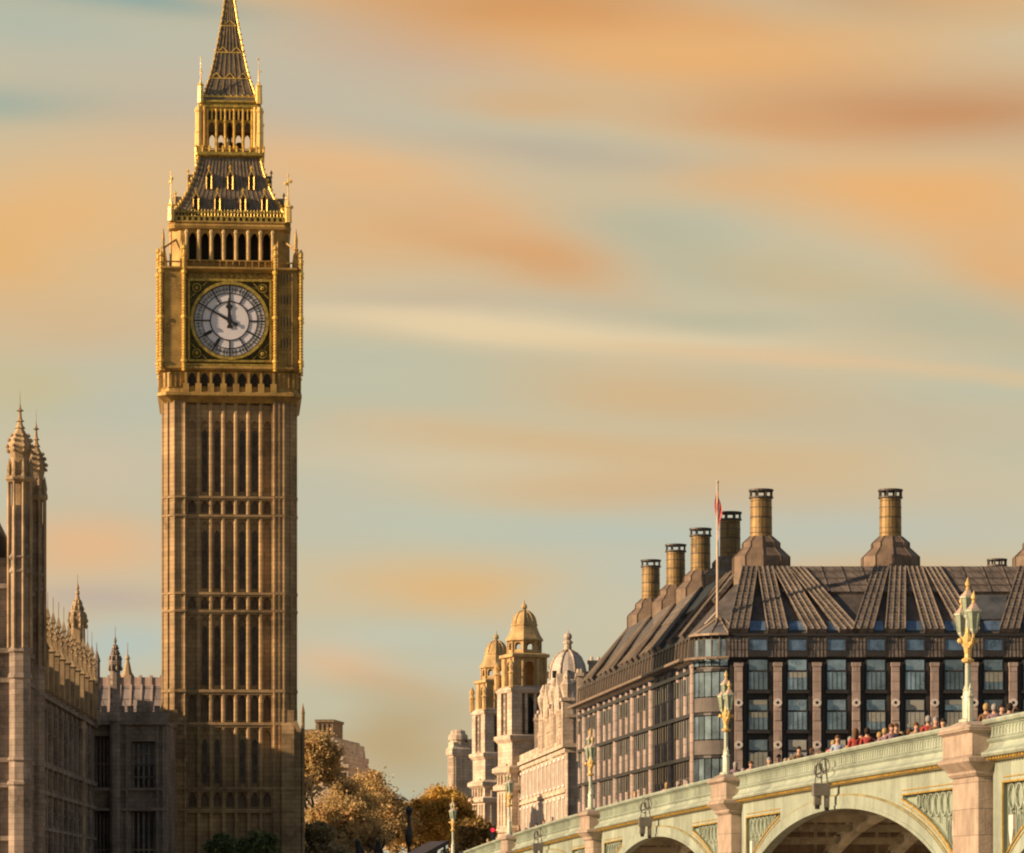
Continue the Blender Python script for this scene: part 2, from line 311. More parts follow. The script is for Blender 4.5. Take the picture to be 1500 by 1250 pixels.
# ------------------------------------------------------------------ clock tower
def clock_tower():
    Yc = 318.1; k = 312/F; Sc = Matrix.Scale(k, 4)
    root = empty('clock_tower', ((336.5-750)/F*Yc, Yc, 0), math.atan2(750-336.5, F),
                 'tall gothic clock tower with a white dial and a pointed gilded iron spire', 'clock tower')
    q = lambda h: (Yc-h*k)/312
    Z = lambda py, h=98: 32+(1314-py)*q(h)
    P = lambda h, py: (h*q(h), Z(py, h))
    new = lambda r=0: MB(RZ(math.pi/2*r) @ Sc)
    def four(mb, fn):
        for r in range(4): mb.T = RZ(math.pi/2*r) @ Sc; fn(mb)
        return mb
    def each(name, m_, fn):
        for r in range(4): mb = MB(RZ(math.pi/2*r) @ Sc); fn(mb); mb.build(name, m_, root)
    def oct_ring(mb, h, c, z0, z1):   # square of half h with chamfer c
        mb.T = Sc; a = h-c
        mb.prism([(-a,-h),(a,-h),(h,-a),(h,a),(a,h),(-a,h),(-h,a),(-h,-a)], z0, z1)
    bays = [(-57+18.3*i)*1.0+2.1 for i in range(7)]
    # --- shaft
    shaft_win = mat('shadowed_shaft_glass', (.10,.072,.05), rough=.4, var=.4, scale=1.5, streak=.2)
    sh = MB(Sc)
    zt, zb = Z(588), Z(1352)
    sh.box(-86, 86, -86, 86, zb, zt)
    def corner(mb):
        # corner pier: flat front then canted outer strip with ribs
        mb.prism([(64,-98),(80,-98),(97,-81),(97,-64),(80,-64),(80,-80),(64,-80)], zb, zt)
        for (x, y) in ((65.5,-98),(79.5,-98),(97,-80.5),(97,-65.5)): mb.lathe([(2.0, zb), (2.0, zt)], 6, x, y)
        mb.prism([(71,-99.4),(73.5,-99.4),(73.5,-97.5),(71,-97.5)], zb, zt)
        mb.tube((89.2,-90.2,zb), (89.2,-90.2,zt), 1.5, 1.5)
        mb.prism([(-65.5,-98),(-64,-98),(-64,-80),(-80,-80),(-80,-84)], zb, zt)
    four(sh, corner)
    def mull(mb):
        mb.box(-64, -61, -93, -85.9, zb, zt); mb.box(64, 61, -93, -85.9, zb, zt)
        for i in range(8):
            x = bays[0]-9.15+18.3*i
            if i in (0, 7): continue
            mb.prism([(x-4,-86),(x-3.4,-90.5),(x-1.4,-93.5),(x+1.4,-93.5),(x+3.4,-90.5),(x+4,-86)], zb, zt)
        for py in (626,):  mb.box(-61, 61, -88.2, -85.9, Z(py), Z(py)+2)
    four(sh, mull)
    # string courses
    for py, t in ((728,3.4),(755,3.4),(869,3.4),(895,3.4),(1012,4.2),(1060,4.2),(1155,3.8),(1186,3.8)):
        z = Z(py)
        def band(mb):
            mb.box(-64.2, 64.2, -95, -85.8, z-t/2, z+t/2); mb.box(-64.2, 64.2, -93.6, -85.8, z-t*1.3, z-t/2)
            mb.prism([(63.8,-99.8),(80.8,-99.8),(98.8,-81.8),(98.8,-63.8),(90,-63.8),(63.8,-90)], z-t/2, z+t/2)
            mb.prism([(-80.8,-99.8),(-63.8,-99.8),(-63.8,-90),(-84,-90)], z-t/2+.01, z+t/2-.01)
        four(MB(Sc), band).build('string_course', honey, root)
    sh.build('shaft', honey, root)
    # blind heads over bays + dark slots and panels (parts)
    def pane(name, m_, fn, sides=(0, 1, 3)):
        mb = MB(Sc); fn(mb); o = mb.build(name, m_, root)
        for r in sides[1:]:
            c = o.copy(); C.objects.link(c); c.parent = root; c.rotation_euler = (0,0,math.pi/2*r)
    storeys = [(612, 722), (760, 864), (900, 1006), (1066, 1150)]
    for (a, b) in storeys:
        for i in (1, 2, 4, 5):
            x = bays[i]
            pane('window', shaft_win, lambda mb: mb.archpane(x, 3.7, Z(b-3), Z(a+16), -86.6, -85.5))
    hd = MB(Sc)
    def heads(mb):
        for (a, b) in storeys:
            mb.arcade(-61, 61, Z(a+16), Z(a-2 if a != 612 else 592), [(x, 5.2, Z(a+16), Z(a+3)) for x in bays], -89.6, -85.9)
            for i in (0, 3, 6):
                for zz in (Z(a+(b-a)*.5),): mb.box(bays[i]-3, bays[i]+3, -87.2, -85.9, zz-3, zz+3)
        for (a, b) in ((731, 752), (872, 892), (1016, 1056), (1159, 1183)):
            mb.arcade(-61, 61, Z(b), Z(a), [(x, 5.6, Z(b)+1, Z(a)-2) for x in bays], -90.2, -85.9)
    four(hd, heads); hd.build('blind_tracery', honey, root)
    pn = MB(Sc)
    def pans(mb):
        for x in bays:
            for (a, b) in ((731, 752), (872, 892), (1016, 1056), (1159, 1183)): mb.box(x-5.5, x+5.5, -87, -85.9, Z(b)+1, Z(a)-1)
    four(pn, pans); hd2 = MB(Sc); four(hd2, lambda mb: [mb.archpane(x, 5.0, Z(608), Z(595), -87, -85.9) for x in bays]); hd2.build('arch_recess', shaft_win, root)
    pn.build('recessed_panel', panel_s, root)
    # buttressed base below y = 1060
    bs = MB(Sc)
    def butt(mb):
        for sx in (-1, 1):
            mb.yz([(-108,zb),(-108,Z(1075)),(-99,Z(1058)),(-99,Z(1040)),(-90,Z(1040)),(-90,zb)], sx*76, sx*94)
            mb.yz([(-109.5,Z(1158)),(-109.5,Z(1153)),(-100,Z(1153)),(-100,Z(1158))], sx*75, sx*95)
            mb.yz([(-109.5,Z(1188)),(-109.5,Z(1184)),(-100,Z(1184)),(-100,Z(1188))], sx*75, sx*95)
        mb.box(84, 104, -104, -84, zb, Z(1072)); mb.lathe([(14, Z(1072)), (3, Z(1052)), (.6, Z(1036))], 4, 95, -95, math.pi/4)
        mb.lathe([(2.6, zb), (2.6, Z(1046)), (3.2, Z(1045)), (.3, Z(1030))], 6, 107, -99)
    four(bs, butt); bs.build('buttress', honey, root)
    # --- corbelled stage under the clock (545-587)
    cb = MB(Sc)
    cb.sq([(95, Z(590)), (100, Z(585)), (105.5, Z(580.5)), (105.5, Z(576)), (101, Z(574)), (99, Z(568))], ch=.12)
    cb.sq([(98, Z(569)), (98, Z(545)), (103, Z(543.5)), (105, Z(541)), (105, Z(538)), (101, Z(536))], ch=.12)
    def corb(mb):
        for i in range(8):
            x = bays[0]-9.15+18.3*i
            mb.box(x-1.8, x+1.8, -104.5, -97, Z(563), Z(547)); mb.yz([(-97,Z(580)),(-97,Z(562)),(-104.5,Z(563)),(-105.5,Z(577))], x-4.5, x+4.5)
        for s_ in (-1, 1):
            for dx in (72, 79, 86, 93): mb.box(s_*dx-1, s_*dx+1, -101.2, -97, Z(568), Z(546))
    four(cb, corb); cb.build('corbelled_stage', gstone, root)
    dk = MB(Sc)
    four(dk, lambda mb: [mb.archpane(x, 5.6, Z(566), Z(547), -99.5, -97) for x in bays]); dk.build('recessed_panel', dark_in, root)
    # --- clock stage 387-540
    cs = MB(Sc); z0, z1 = Z(538), Z(398)
    cs.box(-95, 95, -95, 95, z0, z1)
    def stage(mb):
        # corner blocks
        mb.prism([(66,-102),(97,-102),(104,-96),(104,-66),(90,-66),(66,-90)], z0, z1)
        mb.prism([(-97,-102),(-66,-102),(-66,-90),(-97,-93)], z0, z1)
        for s_ in (-1, 1):
            for dx in (73, 77.5, 82, 86.5, 91): mb.box(s_*dx-.8, s_*dx+.8, -103.6, -101.9, z0+3, z1-3)
            for py in (420, 452, 484, 516): mb.box(s_*82-11, s_*82+11, -103.2, -101.9, Z(py)-1.5, Z(py)+1.5)
        mb.box(-66, 66, -97.2, -94, Z(412), Z(397)); mb.box(-66, 66, -99.5, -94, z0, Z(533.5))
    four(cs, stage); cs.build('clock_stage_wall', gstone, root)
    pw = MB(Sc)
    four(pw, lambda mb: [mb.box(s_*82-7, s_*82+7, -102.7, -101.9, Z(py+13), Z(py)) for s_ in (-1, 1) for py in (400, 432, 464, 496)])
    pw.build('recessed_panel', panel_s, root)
    # ledge and cornices of the clock stage
    lg = MB(Sc)
    lg.sq([(100, Z(400)), (104, Z(398)), (107, Z(395.5)), (107, Z(393)), (100, Z(391.5))], ch=.08)
    def bands(mb):
        mb.box(-66, 66, -103.5, -97, Z(536.5), Z(534.2)); mb.box(-66, 66, -100.5, -97, Z(411), Z(409)); mb.box(-66, 66, -100.5, -97, Z(400), Z(398.6))
        for i in range(14):
            x = -60+9.2*i; mb.lathe([(.1, Z(408)), (3, Z(404.3)), (.1, Z(400.6))], 4, x, -98.2)
    lg.build('cornice', gstone, root)
    each('gilded_band', gold_d, bands)
    # tall gilded angle shafts
    for r in range(4):
        for (x, y, top) in ((66.5,-105,362), (104,-100,372.5), (-66.5,-105,362)):
            mb = MB(RZ(math.pi/2*r) @ Sc); ps = [(3.1, Z(545))]; z = Z(544)
            while z < Z(top+16): ps += [(3.4, z), (2.5, z+2.2)]; z += 4.4
            ps += [(3.6, Z(top+15)), (4.2, Z(top+13)), (2.4, Z(top+11)), (2.2, Z(top+6)), (4, Z(top+4)), (3, Z(top+1)), (.3, Z(top-4))]
            mb.lathe(ps, 8, x, y)
            for py in (466, 530, 400): mb.lathe([(4.4, Z(py+2)), (4.4, Z(py-2))], 8, x, y)
            mb.build('angle_shaft', gold, root)
    # --- dial (front), plus copies on the other faces
    cz = Z(470.2); cx = 0
    def dial(r):
        T = RZ(math.pi/2*r) @ Sc
        d = MB(T); d.xz([(cx+53*math.cos(2*math.pi*j/64), cz+53*math.sin(2*math.pi*j/64)) for j in range(64)], -98, -97.2)
        D = d.build('clock_dial', dial_m, root, 'white opal glass clock dial showing ten to twelve')
        n = MB(T)   # numeral ring: pale blocks between dark bars
        n.torus((cx,cz), 40.5, 52.4, 0, -98.5, -98.0, 64); n.build('numeral_ring', dial_r, D)
        g = MB(T)
        g.torus((cx,cz), 27.6, 29.2, 0, -98.9, -98.0, 64); g.torus((cx,cz), 40, 41, 0, -99, -98.0, 64); g.torus((cx,cz), 51.6, 53.4, 0, -99.2, -98.0, 64)
        for j in range(12):
            a = math.pi/6*j; u = Vector((math.sin(a), 0, math.cos(a))); v = Vector((math.cos(a), 0, -math.sin(a)))
            for (w_, ra, rb) in ((1.1, 28.5, 52.8),) + (((2.3, 31, 44),) if j in (7, 8) else ()):
                vs = [Vector((cx,0,cz))+u*rr+v*ww for rr, ww in ((ra,-w_),(rb,-w_*1.0),(rb,w_),(ra,w_))]
                g.loft([[(p.x,-99,p.z) for p in vs], [(p.x,-98,p.z) for p in vs]])
            # glazing bars between the hours
            for t_ in (-10, -5, 5, 10):
                aa = a+R(t_)+R(0); u2 = Vector((math.sin(aa), 0, math.cos(aa))); p0 = Vector((cx,-98.6,cz))+u2*41; p1 = Vector((cx,-98.6,cz))+u2*52
                g.tube(p0, p1, .35, .35, 4)
            u3 = Vector((math.sin(a), 0, math.cos(a)))
        # small numeral strokes
        for j in range(60):
            aa = 2*math.pi*j/60; u2 = Vector((math.sin(aa), 0, math.cos(aa))); g.tube(Vector((cx,-98.7,cz))+u2*44, Vector((cx,-98.7,cz))+u2*48.5, .45, .45, 4)
        g.torus((cx,cz), 46, 46.6, 0, -98.9, -98.4, 64)
        g.build('dial_tracery', black_i, D)
        def hand(name, ang, L_, tail, w0, w1, y, head=0):
            a = R(ang); u = Vector((math.sin(a), 0, math.cos(a))); v = Vector((math.cos(a), 0, -math.sin(a))); h = MB(T); o = Vector((cx,0,cz))
            pts = [(-tail,-w0*1.6),(-tail*.8,-w0*2),(-tail*.4,-w0),(0,-w0*1.5),(L_*.4,-w0)] + ([(L_*.52,-w0*1.2),(L_*.62,-w0*2.6),(L_*.72,-w0*1.1)] if head else []) + [(L_*.97,-w1),(L_,0)]
            pts = pts + [(l, -w) for l, w in reversed(pts[:-1])]
            poly = [o+u*l+v*w for l, w in pts]; h.loft([[(p.x,y,p.z) for p in poly], [(p.x,y+.3,p.z) for p in poly]])
            if name == 'minute_hand': h.torus((cx,cz), .1, 4.2, 0, y-.2, y+.4, 16)
            h.build(name, black_i, D)
        hand('minute_hand', -60.5, 52, 13, 1.5, .7, -100.1)
        hand('hour_hand', -2, 34, 11, 2.2, .7, -99.4, 1)
        fr = MB(T)
        fr.torus((cx,cz), 53, 57.5, 0, -102, -97.2, 64)
        for (a, b, c_, e) in ((-61,61,cz+57.5,cz+60.5),(-61,61,cz-60.5,cz-57.5)): fr.box(a, b, -101.3, -97.2, c_, e)
        fr.box(-61, -58, -101.3, -97.2, cz-57.5, cz+57.5); fr.box(58, 61, -101.3, -97.2, cz-57.5, cz+57.5)
        for sx in (-1, 1):
            for sz in (-1, 1):
                fr.ball((sx*48, -99.2, cz+sz*48), 3.6, 6, 4); 
                fr.torus((sx*48, cz+sz*48), 5.4, 6.6, 0, -99.8, -97.2, 12)
                fr.tube((sx*57,-99,cz+sz*33), (sx*50,-99,cz+sz*40), .7, .7, 4); fr.tube((sx*33,-99,cz+sz*57), (sx*40,-99,cz+sz*50), .7, .7, 4)
        fr.build('dial_frame', gold_d, D)
        bk = MB(T); bk.box(-61, 61, -97.2, -96, cz-60.5, cz+60.5); bk.build('spandrel_panel', mat('dark_green_spandrel', (.10,.085,.03), var=.4, scale=3, streak=0), D)
    for r in (0, 1, 3): dial(r)
    # --- belfry 336-394
    bf = MB(Sc); H = 86
    def bel(mb):
        z0_, z1_ = Z(394, H), Z(336, H)
        mb.arcade(-64, 64, z0_, z1_, [(x*.985, 5.4, Z(381, H), Z(341, H)) for x in bays], -H*.985, -H*.985+6)
        mb.prism([(64,-H*.985),(72,-H*.985),(86,-72),(86,-60),(79,-60),(79,-64),(64,-79)], z0_, z1_)
        mb.prism([(-64,-H*.985),(-72,-H*.985),(-76,-80),(-64,-76)], z0_, z1_)
        for i in range(14):
            x = -62+9.5*i; mb.box(x-.9, x+.9, -89, -84, Z(392, H), Z(383, H))
        mb.box(-66, 66, -89, -84, Z(383.5, H), Z(381.6, H))
        # detached pinnacle with flying buttress at the corner
        mb.lathe([(3.4, Z(392)), (3.4, Z(366)), (4.4, Z(365)), (2.2, Z(362)), (2.6, Z(350)), (.3, Z(334))], 6, 97, -97)
        mb.tube((96,-96,Z(364)), (78,-78,Z(348)), 1.6, 1.6, 5); mb.tube((96,-96,Z(384)), (96,-70,Z(384)), 1.4, 1.4, 4); mb.tube((96,-96,Z(384)), (70,-96,Z(384)), 1.4, 1.4, 4)
        mb.lathe([(2.6, Z(392)), (2.6, Z(366)), (3.2, Z(365)), (.3, Z(352))], 6, 97, -70); mb.lathe([(2.6, Z(392)), (2.6, Z(366)), (3.2, Z(365)), (.3, Z(352))], 6, -97, -70)
    four(bf, bel); bf.build('belfry_arcade', gstone, root)
    pale_g = mat('pale_gilded_stone', (.60,.43,.20), var=.2, scale=1, streak=.2)
    for r in range(4):
        for i in range(8): x = (bays[0]-9.15+18.3*i)*.985; mb = MB(RZ(math.pi/2*r) @ Sc); mb.lathe([(2.1, Z(381.5, H)), (2.1, Z(344, H)), (3, Z(342, H)), (2.4, Z(337, H))], 6, x, -86.5); mb.build('belfry_colonnette', pale_g, root)
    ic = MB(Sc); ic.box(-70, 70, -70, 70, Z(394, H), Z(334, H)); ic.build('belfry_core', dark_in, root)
    # belfry cornice 321-336
    ec = MB(Sc); ec.sq([P(86, 337), P(89, 335), P(90, 331), P(88, 328.5), P(89.5, 326), P(89.5, 324.6), P(84, 323.5)], ch=.10); ec.build('belfry_cornice', gstone, root)
    cr = MB(Sc)
    def crn(mb):
        h, z = P(86.5, 323)
        for i in range(22): x = -h+h*2*i/21; mb.box(x-2, x+2, -h-1, -h+2, z-2, z+5)
        h2, z2 = P(84, 316); mb.box(-h2, h2, -h2-1, -h2+1.5, z2-3, z2-1); mb.box(-h2, h2, -h2-1, -h2+1.5, z2+4, z2+5.5)
        for i in range(36): x = -h2+h2*2*i/35; mb.lathe([(1.1, z2-2), (.9, z2+5), (1.5, z2+6.5), (.2, z2+9)], 4, x, -h2)
    four(cr, crn); cr.build('roof_balustrade', gold_d, root)
    # --- lower roof
    prof = [(83, 325), (80.5, 313), (73.5, 303), (67.5, 294.7), (60.5, 281), (54.5, 266.7), (49, 251), (45.5, 236), (44.5, 228)]
    rf = MB(Sc); rf.sq([P(h, y) for h, y in prof])
    def ribs(mb):
        n = 19
        for i in range(n):
            t = -1+2*(i+.5)/n
            for j in range(1, len(prof)-1):
                (h0, z0_), (h1, z1_) = P(*prof[j]), P(*prof[j+1])
                mb.tube((t*h0,-h0-.2,z0_), (t*h1,-h1-.2,z1_), .75, .75, 4)
    rf.build('lower_roof', iron_roof, root)
    rb = MB(Sc); four(rb, ribs); rb.build('roof_ribs', mat('roof_rib_iron', (.36,.27,.17), rough=.45, metal=.3, var=.3, scale=2, streak=.2), root)
    hp = MB(Sc)
    def crock(mb):
        for j in range(1, len(prof)-1):
            (h0, z0_), (h1, z1_) = P(*prof[j]), P(*prof[j+1])
            mb.tube((h0,-h0,z0_), (h1,-h1,z1_), 1.5, 1.5, 5)
            for t in (.15, .65): mb.ball((h0+(h1-h0)*t+1.5, -(h0+(h1-h0)*t)-1.5, z0_+(z1_-z0_)*t+1), 2.5, 6, 4)
    four(hp, crock); hp.build('roof_crockets', gold, root)
    # dormers
    def roofh(py):
        for (h0, y0), (h1, y1) in zip(prof, prof[1:]):
            if y1 <= py <= y0: return h0+(h1-h0)*(y0-py)/(y0-y1)
    rows = [((-31, 0, 31), 278, 259, 249), ((-50, -18.7, 18.7, 50), 309, 292, 281)]
    for xs, yb, yt, yf in rows:
        for x in xs:
            for r in (0, 1, 3):
                T = RZ(math.pi/2*r) @ Sc; hb = roofh(yb); hh, zz = P(hb, yb); zt_ = Z(yt, hb); qq = q(hb); xx = (x+1)*qq
                a = MB(T); a.xz([(xx-5,zz),(xx+5,zz),(xx+5,zt_),(xx,zt_+8),(xx-5,zt_)], -hh-1, -hh+16); d = a.build('dormer', iron_roof, root)
                b = MB(T); b.xz([(xx-3,zz+1),(xx+3,zz+1),(xx+3,zt_-1),(xx,zt_+3.5),(xx-3,zt_-1)], -hh-1.6, -hh-.9); b.build('dormer_opening', dark_in, d)
                e = MB(T); e.tube((xx+3.8,-hh-2,zz), (xx+3.8,-hh-2,zt_), 1.0, 1.0, 5); e.tube((xx-3.8,-hh-2,zz), (xx-3.8,-hh-2,zt_), .5, .5, 5)
                e.tube((xx+5,-hh-2,zt_), (xx,-hh-2,zt_+9), .8, .8, 4); e.tube((xx-5,-hh-2,zt_), (xx,-hh-2,zt_+9), .8, .8, 4)
                e.lathe([(.8, zt_+8), (1.0, zt_+10), (2.5, zt_+12.5), (1.2, zt_+15), (.1, zt_+17)], 6, xx, -hh-2); e.build('dormer_gable', gold, d)
    # corner finials of the roof base
    for r in range(4):
        m1 = MB(RZ(math.pi/2*r) @ Sc); h = 85.5
        m1.lathe([(5.6, Z(325, h)), (5.2, Z(322, h)), (5.0, Z(304, h)), (6.4, Z(303, h)), (2.6, Z(300, h)), (2.2, Z(294, h)), (.9, Z(290, h)), (.8, Z(268, h)), (.6, Z(252, h))], 6, h*q(h), -h*q(h))
        for (dx, py) in ((3.4, 264), (-3.4, 268), (5, 302)): m1.ball((h*q(h)+dx, -h*q(h)+dx*.3, Z(py, h)), 2.9, 6, 4)
        m1.ball((h*q(h), -h*q(h), Z(256, h)), 1.5, 6, 4); m1.build('corner_finial', gold_glint, root)
    # --- cornice and lantern 148-229
    h1 = 50
    lc = MB(Sc); lc.sq([P(45, 231), P(49, 229), P(50.5, 227), P(50.5, 222.5), P(47, 222)], ch=.06); lc.build('lantern_base', gold_d, root)
    lr = MB(Sc)
    def rail(mb):
        h, z = P(49.5, 222)
        for i in range(11): x = -h+2*h*i/10; mb.lathe([(1.6, z-1), (1.3, z+4), (2.4, z+6.5), (.3, z+9)], 5, x, -h)
        mb.box(-h, h, -h-.7, -h+.7, z+3, z+4.4)
    four(lr, rail); lr.build('lantern_railing', gold, root)
    ln = MB(Sc); hl = 47
    def lant(mb):
        h = 44.5; ql = q(h); z0_, z1_ = Z(222, h), Z(159, h)
        mb.arcade(-37*ql, 37*ql, z0_, z1_, [(13*i*ql, 4.3*ql, z0_+2, Z(179, h)) for i in range(-2, 3)], -h*ql, -h*ql+4)
    four(ln, lant); ln.build('lantern_arcade', mat('lantern_gilt_iron', (.55,.33,.05), rough=.4, metal=.5, var=.25, scale=3, streak=.2), root)
    lcn = MB(Sc); lp = MB(Sc)
    def lcol(mb):
        h = 45.5; ql = q(h)
        for i in range(6): x = (-32.5+13*i)*ql; mb.lathe([(1.5, Z(222, h)), (1.5, Z(180, h)), (2.4, Z(178, h)), (1.5, Z(175, h)), (1.3, Z(160, h))], 6, x, -h*ql)
        for i in range(5): x = (-26+13*i)*ql; mb.lathe([(.9, Z(176, h)), (.9, Z(160, h))], 5, x, -h*ql)
        lp.T = mb.T
        for (x, y, w_) in ((43.5,-45,1.35),(36.8,-46.5,.6),(46.5,-36.8,.6),(-36.8,-46.5,.6)):
            lp.lathe([(4.6*w_, Z(225, h)), (4.2*w_, Z(196, h)), (4.8*w_, Z(195, h)), (3.9*w_, Z(193, h)), (3.9*w_, Z(166, h)), (5*w_, Z(163, h)), (3*w_, Z(157, h))], 8, x*ql, y*ql)
    four(lcn, lcol); lcn.build('lantern_column', gold, root); lp.build('lantern_corner_pier', gold_glint, root)
    lu = MB(Sc)
    four(lu, lambda mb: [mb.archpane((-29+6.5*i)*q(44), 1.7, Z(176, 44), Z(163, 44), -46, -44.2) for i in range(10)]); lu.build('lantern_lancets', dark_in, root)
    bl = MB(Sc)   # lamp housing glimpsed through the arches
    bl.lathe([(9, Z(222, 0)), (9, Z(212, 0)), (3, Z(208, 0)), (2.5, Z(180, 0))], 8); bl.ball((-14, 6, Z(213, 0)), 6, 8, 5); bl.ball((14, 6, Z(213, 0)), 6, 8, 5); bl.box(-40, 40, -40, 40, Z(178, 40), Z(160, 40))
    bl.build('lantern_lamp', mat('dark_gilt_iron', (.12,.08,.03), rough=.5, metal=.3), root)
    lcc = MB(Sc); lcc.sq([P(44, 160), P(46, 157), P(44, 154), P(43.5, 152), P(46, 149.5), P(43.5, 147)], ch=.05); lcc.build('spire_cornice', gold_d, root)
    # --- spire
    sp_ = [(41, 147), (37, 138), (33.5, 127), (29, 115), (25, 100), (21.5, 84), (18.3, 68), (15.2, 52), (12.2, 36), (9.6, 20), (7.3, 4), (5, -14), (3, -34), (1.6, -60)]
    s = MB(Sc); s.sq([P(h, y) for h, y in sp_]); s.build('spire', iron_roof, root)
    sr = MB(Sc)
    def sribs(mb):
        for i in range(7):
            t = (-1+2*(i+.5)/7)
            for j in range(1, len(sp_)-2):
                if abs(t) > .6 and j > 6 or abs(t) > .3 and j > 9: continue
                (h0, z0_), (h1_, z1_) = P(*sp_[j]), P(*sp_[j+1])
                t0 = t*40/max(h0, 14) if False else t
                mb.tube((t0*h0,-h0-.2,z0_), (t0*h1_,-h1_-.2,z1_), .85, .85, 4)
    four(sr, sribs); sr.build('spire_ribs', mat('spire_rib_iron', (.46,.33,.15), rough=.45, metal=.3, var=.3, scale=2, streak=.2), root)
    sg = MB(Sc)
    def sgold(mb):
        for j in range(1, len(sp_)-1):
            (h0, z0_), (h1_, z1_) = P(*sp_[j]), P(*sp_[j+1])
            mb.tube((h0,-h0,z0_), (h1_,-h1_,z1_), 1.1, 1.1, 5)
            for t in (.1, .6): mb.ball((h0+(h1_-h0)*t+1, -(h0+(h1_-h0)*t)-1, z0_+(z1_-z0_)*t), 1.9, 6, 4)
        def hw(py):
            for (a, y0), (b, y1) in zip(sp_, sp_[1:]):
                if y1 <= py <= y0: return a+(b-a)*(y0-py)/(y0-y1)
        for py, n in ((142, 9), (115, 3), (77, 2), (38, 1)):
            h = hw(py); hh, z = P(h, py); mb.box(-hh, hh, -hh-1.1, -hh+.5, z-1, z+.6)
            for i in range(n):
                x = -hh+2*hh*(i+.5)/n; w_ = hh/n*.7
                mb.tube((x-w_,-hh-.8,z+.5), (x,-hh+.2,z+8 if n < 9 else z+3), .8, .8, 4); mb.tube((x+w_,-hh-.8,z+.5), (x,-hh+.2,z+8 if n < 9 else z+3), .8, .8, 4)
    four(sg, sgold); sg.build('spire_gilding', gold, root)
    sf = MB(Sc); sf.lathe([(1.6, Z(-60, 0)), (4, Z(-64, 0)), (2, Z(-72, 0)), (5, Z(-84, 0)), (5, Z(-90, 0)), (1.5, Z(-98, 0)), (.7, Z(-130, 0)), (.4, Z(-170, 0))], 8); sf.build('spire_finial', gold, root)
    for r in range(4):
        m1 = MB(RZ(math.pi/2*r) @ Sc); h = 42.5; a = h*q(h)
        m1.lathe([(5.2, Z(152, h)), (5.0, Z(146, h)), (4.6, Z(127, h)), (5.6, Z(126, h)), (2, Z(122, h)), (.7, Z(117, h)), (.6, Z(101, h)), (.4, Z(84, h))], 6, a, -a)
        for (dx, py) in ((2.4, 104), (-1.5, 86)): m1.ball((a+dx, -a, Z(py, h)), 1.4, 6, 4)
        m1.build('spire_corner_pinnacle', gold_glint, root)
    return root
clock_tower()

# ------------------------------------------------------------------ palace wing (left)
def gothic_turret(name, parent, T, cx, cy, prof, m_, n=8, crockets=(), rot=math.pi/8, cm=None):
    mb = MB(T); mb.lathe(prof, n, cx, cy, rot); 
    r0 = prof[0][0]
    for j in range(n):
        a = rot+2*math.pi*j/n
        for (ra, z) in crockets: mb.lathe([(.02, z-.22), (.16, z), (.1, z+.14), (.01, z+.34)], 4, cx+ra*math.cos(a), cy+ra*math.sin(a))
    return mb.build(name, m_, parent)

